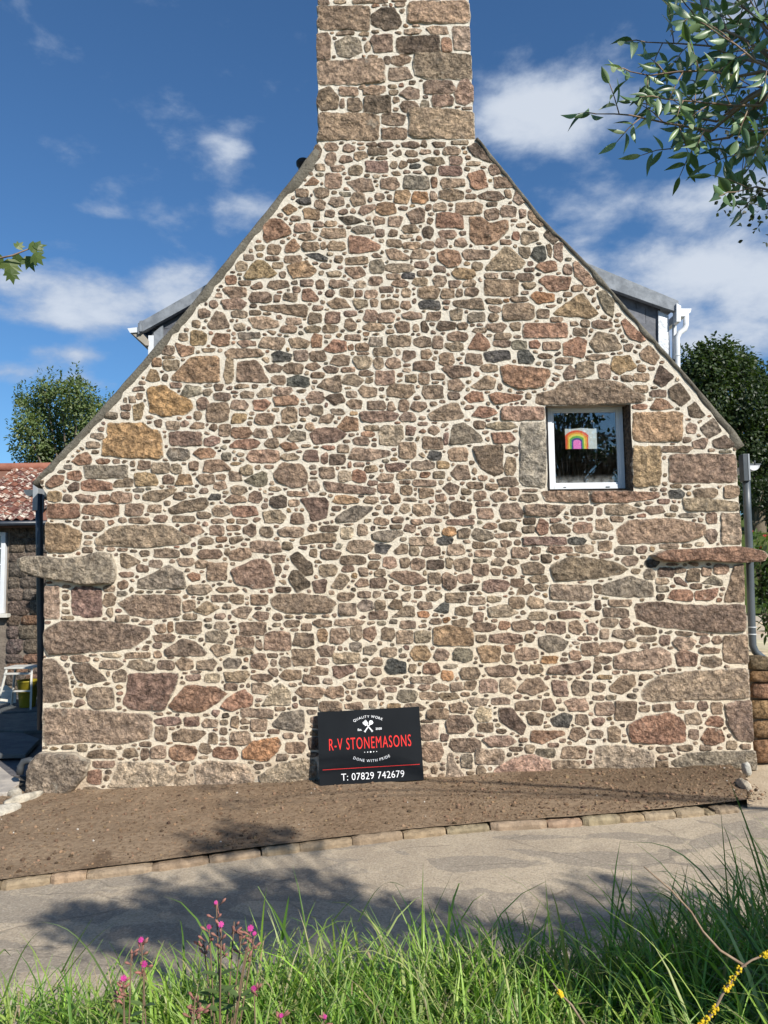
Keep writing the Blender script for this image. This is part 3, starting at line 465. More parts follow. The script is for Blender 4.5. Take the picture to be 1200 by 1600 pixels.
for i, x in enumerate(xs):
    yk = kerb_y(x) + .03
    y0 = -5.6
    rows.append([(x, y0 + (yk - y0) * t, road_z(x) + .012 * mnoise.noise(Vector((x * .8, (y0 + (yk - y0) * t) * .8, 3)))) for t in np.linspace(0, 1, 20)])
vv = [p for r in rows for p in r]; n = 20
ff = [(i * n + j, (i + 1) * n + j, (i + 1) * n + j + 1, i * n + j + 1) for i in range(len(rows) - 1) for j in range(n - 1)]
mb.add(vv, ff, None, True)
tag(mb.build('road', M_road), 'dusty patched concrete lane running along the soil bed', 'road', kind='structure')

# ---- soil bed between wall and kerb
def soil_build(q, P):
    n1 = q.noise(P, 1.6, 6, .6, .5)
    n2 = q.noise(P, 26, 7, .7)
    c = q.mix(q.ramp(n1, .3, .7), (.29, .205, .132), (.375, .275, .182))
    c = q.mix(q.ramp(n2, .30, .62), q.mix(1.0, c, (.55, .52, .5), 'MULTIPLY'), c)
    c = q.mix(q.ramp(q.noise(P, 1.1, 3, .5, 1.2), .63, .72, 0, .6), c, (.12, .076, .048))
    sx = q.n('ShaderNodeSeparateXYZ'); q.link(P, sx.inputs[0])
    # freshly dug damp earth at the right-hand end and close under the wall
    damp = q.m('MULTIPLY', q.ramp(sx.outputs[0], .2, 2.4), q.ramp(sx.outputs[1], -1.05, -.25))
    c = q.mix(q.m('MULTIPLY', damp, q.ramp(n2, .2, .7, .95, .55)), c, (.135, .094, .06))
    h = q.m('ADD', n2, q.m('MULTIPLY', q.noise(P, 90, 4, .7), .45))
    return principled(q, c, .95, bump(q, h, .03), spec=.08)
M_soil = material('dug_soil', soil_build)
BED_R = at(1166, 1225, -.35).x
def base_z(x): return -.012 + .026 * x          # ground line at the foot of the wall
def soil_z(x, y):
    yk = kerb_y(x)
    t = min(1.0, max(0.0, y / yk)) if yk < 0 else 0
    z = base_z(x) * (1 - t) + (road_z(x) + .063) * t
    z += .014 * fbm(Vector((x * 3.4, y * 3.4, 1.7)), 5) * min(1, 4 * (1 - t) + .1) + .02 * (1 - .8 * t) * mnoise.noise(Vector((x * .9, y * .9, 9)))
    return z
mb = MB()
xs = np.linspace(-8.2, BED_R, 300); n = 60
rows = []
for x in xs:
    yk = kerb_y(x) + .055
    col_ = []
    for t in np.linspace(0, 1, n):
        y = .12 + (yk - .12) * t; xm = min(BED_R, BED_R * (7.6 + y) / 7.25); xx = x - (BED_R - xm) * min(1, max(0, (x - BED_R + 1.5) / 1.5))
        col_.append((xx, y, soil_z(xx, y)))
    rows.append(col_)
vv = [p for r in rows for p in r]
ff = [(i * n + j, i * n + j + 1, (i + 1) * n + j + 1, (i + 1) * n + j) for i in range(len(rows) - 1) for j in range(n - 1)]
mb.add(vv, ff, None, True)
R0 = rows[-1]; mb.add(R0 + [(p[0], p[1], p[2] - .15) for p in R0], [(j, j + 1, n + j + 1, n + j) for j in range(n - 1)])
tag(mb.build('soil_bed', M_soil), 'strip of raked brown soil along the foot of the stone wall', 'soil', kind='structure')

rng = random.Random(4)
ICO = [(0, 0, 1), (.894, 0, .447), (.276, .851, .447), (-.724, .526, .447), (-.724, -.526, .447), (.276, -.851, .447),
       (.724, .526, -.447), (-.276, .851, -.447), (-.894, 0, -.447), (-.276, -.851, -.447), (.724, -.526, -.447)]
ICF = [(0, 1, 2), (0, 2, 3), (0, 3, 4), (0, 4, 5), (0, 5, 1), (1, 6, 2), (2, 7, 3), (3, 8, 4), (4, 9, 5), (5, 10, 1), (2, 6, 7), (3, 7, 8), (4, 8, 9), (5, 9, 10), (1, 10, 6)]
mb = MB()
for i in range(9000):
    x = rng.uniform(-5.5, BED_R - .03); yk = kerb_y(x)
    y = -.04 + (yk + .12) * rng.random()
    if rng.random() < .35 and x < .5: continue
    r = rng.uniform(.003, .009) * (2.2 if rng.random() < .12 else 1)
    c = jit((.22, .146, .09), rng, .4)
    if rng.random() < .007: c, r = (.5, .46, .4), rng.uniform(.004, .011)
    elif rng.random() < .3: c = jit((.10, .066, .043), rng, .3)
    ax, ay, azz = rng.uniform(.7, 1.3), rng.uniform(.7, 1.3), rng.uniform(.6, 1)
    a = rng.uniform(0, 6.28); z = soil_z(x, y) + r * .2
    mb.add([(x + r * (ax * p[0] * math.cos(a) - ay * p[1] * math.sin(a)), y + r * (ax * p[0] * math.sin(a) + ay * p[1] * math.cos(a)), z + r * azz * p[2]) for p in ICO], ICF, c)
def clod_build(q, P): return principled(q, attr(q), .95, bump(q, q.noise(P, 200, 3), .004), spec=.08)
tag(mb.build('soil_clods', material('clod', clod_build)), 'crumbs and small pebbles scattered over the soil bed', 'soil crumbs', kind='stuff')

# ---- kerb: single weathered blocks
kerb = tag(empty('kerb'), 'row of low weathered kerb blocks edging the soil bed', 'kerb', kind='structure')
def concrete_build(q, P):
    c = q.mix(1.0, attr(q), q.mix(q.ramp(q.noise(P, 12, 6, .65), .3, .7), (.72, .7, .68), (1.25, 1.22, 1.18)), 'MULTIPLY')
    c = q.mix(q.ramp(q.noise(P, 4, 4), .56, .68, 0, .55), c, (.22, .17, .12))
    return principled(q, c, .92, bump(q, q.noise(P, 60, 6, .7), .012), spec=.12)
M_kerb = material('weathered_concrete', concrete_build)
def arclen(pts):
    L = [0.0]
    for a, b in zip(pts, pts[1:]): L.append(L[-1] + (b - a).length)
    return L
BREAKS_PX = [-110, 0, 78, 135, 238, 328, 410, 470, 552, 632, 700, 768, 858, 913, 972, 1010, 1060, 1104, 1121, 1158]
for i in range(len(BREAKS_PX) - 1):
    def kp(px):
        py = float(np.interp(px, [p[0] for p in KERB_PX], [p[1] for p in KERB_PX]))
        return on_road(px, py)
    a, b = kp(BREAKS_PX[i]), kp(BREAKS_PX[i + 1])
    d = (b - a); L = d.length; d.normalize(); nrm = Vector((-d.y, d.x, 0))
    L -= rng.uniform(.003, .012)
    w = .135 + rng.uniform(-.015, .02); h = (.052 + rng.uniform(-.010, .008)) * (.45 if i == 17 else 1)
    ns = 9; m2 = MB(); sect = [(0, -.06), (0, h * .55), (.010, h * .86), (.03, h), (w * .7, h * 1.02), (w, h * .9), (w, -.06)]
    ring = []
    for k in range(ns):
        t = k / (ns - 1); e = .02 if k in (0, ns - 1) else 0
        for (u, z) in sect:
            p = d * (L * t) + nrm * (u + (.012 * mnoise.noise(Vector((a.x * 3 + t * 7, u * 20, i)))) + (e if u < .02 else 0))
            ring.append((p.x, p.y, z - .022 * 0 + .010 * mnoise.noise(Vector((a.x * 2 + t * 6, u * 15, i + 5))) - (e * .4 if z > .02 else 0) + .022 * p.x))
    m = len(sect)
    fs = [(k * m + j, (k + 1) * m + j, (k + 1) * m + j + 1, k * m + j + 1) for k in range(ns - 1) for j in range(m - 1)]
    fs += [tuple(range(m)), tuple(range((ns - 1) * m, ns * m))[::-1]]
    m2.add(ring, fs, jit((.315, .245, .168), rng, .10), False)
    o = m2.build('kerb_stone', M_kerb, kerb, loc=(a.x, a.y, a.z))

# ================================================================== THE COTTAGE
cottage = tag(empty('stone_cottage'), 'rubble stone gable end cottage with tall central chimney and cream lime pointing', 'cottage')

# outline of the gable in the photograph (front plane y=0)
LEFT_PX = [(60, 1262), (62, 1225), (66, 1000), (70, 880), (72, 775), (57, 752), (135, 668), (213, 580), (300, 478), (322, 450), (400, 354), (440, 304), (470, 265), (488, 240), (495, 222), (494.5, 110), (494, 0), (494, -260)]
RIGHT_PX = [(1186, 1262), (1182, 1200), (1172, 1050), (1163, 880), (1152, 708), (1157, 690), (1100, 622), (1055, 570), (985, 492), (928, 425), (850, 348), (800, 285), (748, 222), (743, 213), (739, 110), (735, 0), (731, -260)]
WL, WR = wall_xz(LEFT_PX), wall_xz(RIGHT_PX)
def xl(z): return np.interp(z, WL[:, 1], WL[:, 0])
def xr(z): return np.interp(z, WR[:, 1], WR[:, 0])
def pxl(y): return np.interp(y, [p[1] for p in LEFT_PX][::-1], [p[0] for p in LEFT_PX][::-1])
def pxr(y): return np.interp(y, [p[1] for p in RIGHT_PX][::-1], [p[0] for p in RIGHT_PX][::-1])
# window opening
WIN_PX = [(854, 633), (986, 633), (988, 768), (856, 768)]
WW = wall_xz(WIN_PX)
WX0, WX1 = (WW[0, 0] + WW[3, 0]) / 2, (WW[1, 0] + WW[2, 0]) / 2
WZ0, WZ1 = (WW[2, 1] + WW[3, 1]) / 2, (WW[0, 1] + WW[1, 1]) / 2
Z_CH = wall_xz([(620, 218)])[0, 1]           # foot of the chimney stack
Z_TOP = WL[-1, 1] - .06

def mortar_sheet(z0, z1, hole, dz=.03):
    m = MB(); zs = list(np.arange(z0, z1, dz)) + [z1]
    if hole:
        zs = sorted([z for z in zs if abs(z - WZ0) > .008 and abs(z - WZ1) > .008] + [WZ0, WZ1])
    V = []; nx = None
    if hole: ca, cb = 150, 20
    idx = []
    for z in zs:
        a, b = float(xl(z)) + .018, float(xr(z)) - .018
        if hole:
            bb = max(b, a + .05)
            if b > WX1 + .05:
                X = np.concatenate([np.linspace(a, WX0, 190), np.linspace(WX0, WX1, 22)[1:], np.linspace(WX1, b, 34)[1:]])
            else:
                X = np.linspace(a, bb, 190 + 21 + 33)
        else:
            X = np.linspace(a, b, 60)
        nx = len(X)
        for x in X:
            y = -.001 + .0035 * fbm(Vector((x * 9, z * 9, 4)), 3) + .003 * mnoise.noise(Vector((x * 2.2, z * 2.2, 11)))
            V.append((x, y, z))
    F = []
    for i in range(len(zs) - 1):
        zc = (zs[i] + zs[i + 1]) / 2
        for j in range(nx - 1):
            q = i * nx + j
            if hole:
                xc = (V[q][0] + V[q + 1][0]) / 2
                if WZ0 < zc < WZ1 and WX0 < xc < WX1: continue
            F.append((q, q + 1, q + nx + 1, q + nx))
    m.add(V, F, None, True)
    # returns of the wall, closing it behind the pointed face
    nz = len(zs)
    for side in (0, nx - 1):
        vv = []
        for i in range(nz):
            p = V[i * nx + side]; vv += [p, (p[0], .5, p[2])]
        ff = [(2 * i, 2 * i + 1, 2 * i + 3, 2 * i + 2) for i in range(nz - 1)]
        if side: ff = [f[::-1] for f in ff]
        m.add(vv, ff)
    a, b = V[(nz - 1) * nx], V[nz * nx - 1]
    m.add([a, b, (b[0], .5, b[2]), (a[0], .5, a[2])], [(0, 1, 2, 3)])
    return m
gable = mortar_sheet(WL[0, 1], Z_CH, True).build('gable_wall', M_mortar, cottage)
gable['label'] = 'gable face of cream lime mortar set with rubble granite'
chimney = mortar_sheet(Z_CH + .002, Z_TOP, False).build('chimney', M_mortar, cottage)
chimney['label'] = 'square stone chimney stack of dressed granite blocks'

# ---- stones: traced from the photograph, then the gaps packed with small pinnings
PAL = {'r': (0.370, 0.227, 0.155), 'o': (0.410, 0.284, 0.172), 'u': (0.467, 0.302, 0.152), 'g': (0.299, 0.253, 0.192), 'd': (0.128, 0.122, 0.110), 'p': (0.299, 0.205, 0.158),
       'k': (0.177, 0.135, 0.102), 't': (0.524, 0.423, 0.305), 'n': (0.479, 0.270, 0.150), 'f': (0.559, 0.374, 0.268), 'q': (0.388, 0.337, 0.270), 'v': (0.342, 0.289, 0.210)}
BROWN = [(0.370, 0.268, 0.190), (0.340, 0.253, 0.183), (0.382, 0.270, 0.194), (0.299, 0.220, 0.160), (0.356, 0.263, 0.191), (0.401, 0.305, 0.220)]
srng = random.Random(21)
traced = []
scl = ox = oy = 1
for line in STONES.strip().splitlines():
    if line.startswith('T '):
        ox, oy, scl = [float(t) for t in line.split()[1:]]
        continue
    for e in line.split(';'):
        t = e.split()
        if not t: continue
        if t[0] == 'P':
            pts = [(ox + float(a.split(',')[0]) / scl, oy + float(a.split(',')[1]) / scl) for a in t[2:]]
            traced.append((t[1], pts, None))
        else:
            x0, y0, x1, y1 = [float(a) for a in t[:4]]
            traced.append((t[4] if len(t) > 4 else 'b', None, (ox + x0 / scl - 1.0, oy + y0 / scl - .8, ox + x1 / scl + 1.0, oy + y1 / scl + .8)))

def resample(P, n, cut):
    P = np.array(P, float); Q = []
    for i in range(len(P)):
        a, b = P[i], P[(i + 1) % len(P)]
        Q += [a + (b - a) * cut, a + (b - a) * (1 - cut)]
    P = np.array(Q)
    seg = np.linalg.norm(np.roll(P, -1, 0) - P, axis=1); L = np.concatenate([[0], np.cumsum(seg)])
    PP = np.vstack([P, P[:1]])
    ts = np.linspace(0, L[-1], n, endpoint=False)
    return np.stack([np.interp(ts, L, PP[:, 0]), np.interp(ts, L, PP[:, 1])], -1)

def box_outline(b, rng, n):
    """an angular, chipped block that fills the box"""
    x0, y0, x1, y1 = b; w, h = x1 - x0, y1 - y0; k = min(w, h)
    big = min(1.0, math.sqrt(w * h) / 45.0)
    lo_, hi_ = .08 - .05 * big, .38 - .18 * big
    C = []
    for (cx, cy, dx, dy, flip) in ((x0, y0, 1, 1, 0), (x1, y0, -1, 1, 1), (x1, y1, -1, -1, 0), (x0, y1, 1, -1, 1)):
        a = rng.uniform(lo_, hi_) * k * rng.choice((.5, 1, 1, 1.3)); c = rng.uniform(lo_, hi_) * k * rng.choice((.5, 1, 1))
        if w > h: a *= rng.uniform(1, 1 + .8 * min(1.5, w / h - 1))
        else: c *= rng.uniform(1, 1 + .8 * min(1.5, h / w - 1))
        a, c = min(a, w * .48), min(c, h * .48)
        p, q = (cx + dx * a, cy), (cx, cy + dy * c)
        C += [p, q] if flip else [q, p]
    P = np.array(C)
    # sides bow in or out a little and the block leans
    P = np.array([p for i in range(8) for p in ((P[i], (P[i] + P[(i + 1) % 8]) / 2 + np.array([rng.uniform(-.05, .05) * w * .6, rng.uniform(-.05, .05) * h])) if i % 2 else (P[i],))])
    c = P.mean(0); sk = rng.uniform(-.10, .10) * (1.2 - .8 * big)
    P = P + np.stack([(P[:, 1] - c[1]) * sk, (P[:, 0] - c[0]) * rng.uniform(-.04, .04)], -1)
    return resample(P, n, .06)

def rag_outline(b, rng, n):
    x0, y0, x1, y1 = b; m = rng.choice((5, 5, 6, 6, 7)); ph = rng.uniform(0, 6.28); e0 = rng.uniform(.46, .80); P = []
    for i in range(m):
        t = ph + 2 * math.pi * (i + rng.uniform(-.28, .28)) / m
        c, s = math.cos(t), math.sin(t); e = e0
        P.append(((x0 + x1) / 2 + (x1 - x0) / 2 * math.copysign(abs(c) ** e, c) * rng.uniform(1.0, 1.16), (y0 + y1) / 2 + (y1 - y0) / 2 * math.copysign(abs(s) ** e, s) * rng.uniform(.96, 1.12)))
    return resample(P, n, .055)

def chip_outline(b, rng, n):
    """irregular pinning: a broken wedge or sliver inside the box"""
    x0, y0, x1, y1 = b; m = rng.choice((4, 5, 5, 6)); ph = rng.uniform(0, 6.28); P = []
    for i in range(m):
        t = ph + 2 * math.pi * (i + rng.uniform(-.3, .3)) / m
        e = .62; c, s = math.cos(t), math.sin(t)
        P.append(((x0 + x1) / 2 + (x1 - x0) / 2 * math.copysign(abs(c) ** e, c) * rng.uniform(.85, 1.05), (y0 + y1) / 2 + (y1 - y0) / 2 * math.copysign(abs(s) ** e, s) * rng.uniform(.85, 1.05)))
    return resample(P, n, .14)

def poly_outline(pts, rng, n):
    return resample(pts, n, .07)

def roughen(out, rng, amp):
    c = out.mean(0); d = out - c; L = np.linalg.norm(d, axis=1, keepdims=True) + 1e-6
    s = rng.uniform(0, 100)
    k = np.array([mnoise.fractal(Vector((p[0] * .09, p[1] * .09, s)), 1.0, 2.0, 4) for p in out])[:, None]
    return out + d / L * k * amp

OY = 280; GH, GW = 1262 + OY, 1210
occ = np.zeros((GH, GW), bool)                # dilated occupancy
YY = np.arange(GH) - OY
dom = np.zeros((GH, GW), bool)
for r in range(GH):
    y = YY[r]
    a, b = pxl(y), pxr(y)
    rake = 222 < y < 752
    a += 17 if (238 < y < 748) else 3
    b -= 11 if (222 < y < 690) else 3
    dom[r, max(0, int(a)):min(GW, int(b))] = True
dom[629 + OY:772 + OY, 850:992] = False
dom[1238 + OY:, :] = False

def raster(out, grow):
    c = out.mean(0); d = out - c; L = np.linalg.norm(d, axis=1, keepdims=True) + 1e-6
    o = out + d / L * grow
    x0, y0 = np.floor(o.min(0)).astype(int); x1, y1 = np.ceil(o.max(0)).astype(int) + 1
    x0 = max(0, x0); x1 = min(GW, x1); y0 = max(-OY, y0); y1 = min(GH - OY, y1)
    if x1 <= x0 or y1 <= y0: return None
    gx, gy = np.meshgrid(np.arange(x0, x1) + .5, np.arange(y0, y1) + .5)
    ins = np.zeros(gx.shape, bool); j = len(o) - 1
    for i in range(len(o)):
        xi, yi = o[i]; xj, yj = o[j]
        if yi != yj:
            ins ^= ((yi > gy) != (yj > gy)) & (gx < (xj - xi) * (gy - yi) / (yj - yi) + xi)
        j = i
    return x0, y0, x1, y1, ins

stones = []       # (outline px, colour code, area, flags)
def area(o):
    x, y = o[:, 0], o[:, 1]
    return abs(np.dot(x, np.roll(y, -1)) - np.dot(y, np.roll(x, -1))) / 2

# stones that stick out of the wall: the two drip stones and the big foot stone
SPECIAL = [('v', [(28, 874), (40, 869), (70, 868), (100, 873), (130, 869), (160, 861), (176, 866), (183, 890), (179, 912), (140, 915), (95, 908), (60, 902), (34, 893)], 'drip'),
           ('r', [(1012, 868), (1035, 859), (1090, 857), (1147, 853), (1175, 857), (1192, 861), (1199, 868), (1194, 877), (1160, 880), (1090, 876), (1046, 879), (1025, 876)], 'drip'),
           ('g', [(44, 1240), (49, 1190), (62, 1175), (115, 1174), (144, 1187), (136, 1212), (114, 1236), (80, 1242)], 'foot')]
for code, pts, fl in SPECIAL:
    per = sum(math.dist(pts[i], pts[i - 1]) for i in range(len(pts)))
    o = roughen(poly_outline(pts, srng, max(12, int(per / 5))), srng, 1.6)
    rr = raster(o, 2.0); x0, y0, x1, y1, ins = rr
    occ[y0 + OY:y1 + OY, x0:x1] |= ins
    stones.append((o, code, area(o), fl))

for code, pts, b in traced:
    if b is not None:
        per = 2 * (b[2] - b[0] + b[3] - b[1]); n = int(min(44, max(13, per / 4.2)))
        o = rag_outline(b, srng, n) if (max(b[2] - b[0], b[3] - b[1]) < 66 and srng.random() < .84) else box_outline(b, srng, n)
    else:
        per = sum(math.dist(pts[i], pts[i - 1]) for i in range(len(pts))); n = int(min(48, max(12, per / 4.5)))
        o = poly_outline(pts, srng, n)
    ok = False
    for tr in range(5):
        rr = raster(o, 0.0)
        if rr is None: break
        x0, y0, x1, y1, ins = rr
        tot = ins.sum()
        if tot < 12: break
        ov = (ins & occ[y0 + OY:y1 + OY, x0:x1]).sum() / tot
        if ov > .36: break
        if ov < .04: ok = True; break
        # pull the outline in on the side that overlaps
        sub = ins & occ[y0 + OY:y1 + OY, x0:x1]
        yy, xx = np.nonzero(sub); pc = np.array([xx.mean() + x0, yy.mean() + y0]); c = o.mean(0)
        dv = pc - c; dv = dv / (np.linalg.norm(dv) + 1e-6)
        w = np.clip((o - c) @ dv, 0, None); w = w / (w.max() + 1e-6)
        o = o - dv * (w * math.sqrt(tot) * .09)[:, None] 
        if tr == 4 and ov < .12: ok = True
    if not ok: continue
    o = roughen(o, srng, min(2.6, .9 + .024 * math.sqrt(area(o))))
    # keep stones within the wall's edges
    ej = srng.uniform(-1.2, 2.0); ew = np.array([.9 * mnoise.noise(Vector((y_ * .12, ej, 2))) for y_ in o[:, 1]])
    o[:, 0] = np.clip(o[:, 0], pxl(o[:, 1]) + ej + ew, pxr(o[:, 1]) - ej + ew)
    rr = raster(o, 1.4)
    if rr is None: continue
    x0, y0, x1, y1, ins = rr
    occ[y0 + OY:y1 + OY, x0:x1] |= ins
    stones.append((o, code, area(o), None))

free = dom & ~occ
# the chimney above the frame: dressed quoins and rubble between
yq = -10; side = 0
while yq > -250:
    hq = srng.randint(30, 40)
    for s_ in (0, 1):
        wq = 78 if (side + s_) % 2 else 36
        b = (496, yq - hq, 496 + wq, yq) if s_ == 0 else (733 - wq, yq - hq, 733, yq)
        o = roughen(box_outline(b, srng, 22), srng, 1.2); rr = raster(o, 2.3); x0, y0, x1, y1, ins = rr
        if (ins & occ[y0 + OY:y1 + OY, x0:x1]).any(): continue
        occ[y0 + OY:y1 + OY, x0:x1] |= ins; stones.append((o, 'b', area(o), None))
    yq -= hq + 4; side += 1

def grow_box(cx, cy, mw, mh):
    x0 = x1 = cx; y0 = y1 = cy
    x1 += 1; y1 += 1
    act = [1, 1, 1, 1]
    F = free
    while any(act):
        for k in range(4):
            if not act[k]: continue
            if k == 0:
                if x1 - x0 >= mw or x0 <= 1 or not F[y0:y1, x0 - 1].all(): act[k] = 0
                else: x0 -= 1
            elif k == 1:
                if x1 - x0 >= mw or x1 >= GW - 1 or not F[y0:y1, x1].all(): act[k] = 0
                else: x1 += 1
            elif k == 2:
                if y1 - y0 >= mh or y0 <= 1 or not F[y0 - 1, x0:x1].all(): act[k] = 0
                else: y0 -= 1
            else:
                if y1 - y0 >= mh or y1 >= GH - 1 or not F[y1, x0:x1].all(): act[k] = 0
                else: y1 += 1
    return x0, y0, x1, y1
od = occ.copy(); od[1:] |= occ[:-1]; od[:-1] |= occ[1:]; od[:, 1:] |= occ[:, :-1]; od[:, :-1] |= occ[:, 1:]
free = dom & ~od
for (tries, w0, w1, minw, minh, gr) in ((2600, 24, 44, 15, 7, 2.6), (4000, 13, 30, 9, 5, 2.5), (2400, 9, 22, 6, 3, 2.8), (700, 5, 12, 4, 3, 3.2)):
    ys_, xs_ = np.nonzero(free)
    if len(xs_) == 0: break
    for _ in range(tries):
        k = srng.randrange(len(xs_)); cx, cy = int(xs_[k]), int(ys_[k])
        if not free[cy, cx]: continue
        mw = srng.uniform(w0, w1); mh = max(minh + 1, mw * srng.uniform(.22, .6))
        x0, y0, x1, y1 = grow_box(cx, cy, mw, mh)
        if x1 - x0 < minw or y1 - y0 < minh: continue
        b = (x0 - .8, y0 - OY - .8, x1 + .8, y1 - OY + .8)
        o = chip_outline(b, srng, 9 if x1 - x0 < 12 else 12) if (x1 - x0 < 16 or srng.random() < .5) else box_outline(b, srng, 13)
        rr = raster(o, gr)
        if rr is None: continue
        ax0, ay0, ax1, ay1, ins = rr
        free[ay0 + OY:ay1 + OY, ax0:ax1] &= ~ins
        u = srng.random()
        code = 'b' if u < .76 else srng.choice('rrgkkpotg')
        stones.append((o, code, area(o), None))

def stone_mesh(o, code, fl, rng, fine):
    W = wall_xz(o); c = W.mean(0); n = len(W)
    size = math.sqrt(area(o)) * 7.6 / FPX
    if code == 'b': base = jit(rng.choice(BROWN), rng, .20, .035)
    else: base = jit(PAL[code], rng, .14, .035)
    edge = W[:, 0].min() < xl(W[:, 1].mean()) + .06 or W[:, 0].max() > xr(W[:, 1].mean()) - .06
    win = abs(c[0] - (WX0 + WX1) / 2) < (WX1 - WX0) / 2 + .35 and abs(c[1] - (WZ0 + WZ1) / 2) < (WZ1 - WZ0) / 2 + .2
    back = .30 if edge else (.13 if win else .03)
    hgt = min(.014, .008 + .016 * size) * rng.uniform(.75, 1.3)
    if fl == 'drip': hgt, back = .085, .35
    if fl == 'foot': hgt = .10
    tx, tz = rng.uniform(-.07, .07), rng.uniform(-.09, .06)
    amp = min(.012, .04 * size)
    seed = rng.uniform(0, 50)
    if fine:
        rad = min(np.ptp(W[:, 0]), np.ptp(W[:, 1])) / 2
        kk = int(min(7, max(3, rad / .024)))
        prof = [(1.0, back, 0), (1.0, .003, 0), (.985, -hgt * .7, .4), (.94, -hgt * .95, .8)] + [(s_, -hgt * (1.0 + .06 * (1 - s_)), 1) for s_ in np.linspace(.84, .14, kk)]
    else: prof = [(1.0, back, 0), (1.0, .002, 0), (.95, -hgt * .8, .5), (.66, -hgt, 1), (.33, -hgt, 1)]
    V = []; F = []
    for (s, y, a) in prof:
        for k in range(n):
            x = c[0] + (W[k, 0] - c[0]) * s; z = c[1] + (W[k, 1] - c[1]) * s
            if a:
                yy = y + a * (tx * (x - c[0]) + tz * (z - c[1])) - a * amp * (mnoise.fractal(Vector((x * 7, z * 7, seed)), 1.0, 2.0, 3) + .55 * mnoise.noise(Vector((x * 26, z * 26, seed))))
                if s < .97: yy = min(yy, -.0085 if fine else -.007)
                if s < .95:
                    x += .010 * mnoise.noise(Vector((x * 30, z * 30, seed))); z += .010 * mnoise.noise(Vector((x * 30, z * 30, seed + 9)))
            else: yy = y
            V.append((x - c[0], yy, z - c[1]))
    m = len(prof)
    for r_ in range(m - 1):
        for k in range(n):
            k2 = (k + 1) % n
            F.append((r_ * n + k, (r_ + 1) * n + k, (r_ + 1) * n + k2, r_ * n + k2))
    V.append((0, min(-.012, prof[-1][1]) - .3 * amp * mnoise.fractal(Vector((c[0] * 8, c[1] * 8, seed)), 1.0, 2.0, 4), 0)); ci = len(V) - 1
    for k in range(n): F.append(((m - 1) * n + k, ci, (m - 1) * n + (k + 1) % n))
    eg = [1.0 if s_ > .99 else (.78 if s_ > .98 else (.5 if s_ > .92 else (.22 if s_ > .8 else 0))) for (s_, y_, a_) in prof for k in range(n)] + [0]
    if not fine: eg = [e_ * .8 for e_ in eg]
    sm = [r_ >= 3 if fine else r_ >= 2 for r_ in range(m - 1) for k in range(n)] + [True] * n
    return V, F, base, (c[0], 0.0, c[1]), sm, eg

# image y runs downwards, so outlines that run clockwise on the photograph need turning for outward normals
fixed = []
for (o, code, a, fl) in stones:
    x, y = o[:, 0], o[:, 1]
    sgn = np.dot(x, np.roll(y, -1)) - np.dot(y, np.roll(x, -1))
    if sgn > 0: o = o[::-1]
    fixed.append((o, code, a, fl))
def weight(s):
    ymin = s[0][:, 1].max()
    return s[2] if ymin > 2 else 0
order = sorted(range(len(fixed)), key=lambda i: -weight(fixed[i]))
single = set(order[:298])
bulk_g, bulk_c = MB(), MB(); edge_g, edge_c = [], []
prng = random.Random(77)
for i, (o, code, a, fl) in enumerate(fixed):
    fine = a > 260
    V, F, base, c, sm, eg = stone_mesh(o, code, fl, prng, fine)
    onch = o[:, 1].mean() < 217
    if i in single:
        m = MB(); m.add(V, F, base, sm)
        m.build('stone', M_granite, chimney if onch else gable, loc=c, edge=eg)
    else:
        (bulk_c if onch else bulk_g).add([(p[0] + c[0], p[1] + c[1], p[2] + c[2]) for p in V], F, base, sm)
        (edge_c if onch else edge_g).extend(eg)
bo = bulk_g.build('small_stones', M_granite, gable, edge=edge_g); bo['kind'] = 'stuff'
bo = bulk_c.build('small_stones', M_granite, chimney, edge=edge_c); bo['kind'] = 'stuff'
print('stones', len(stones), 'traced', len(traced))

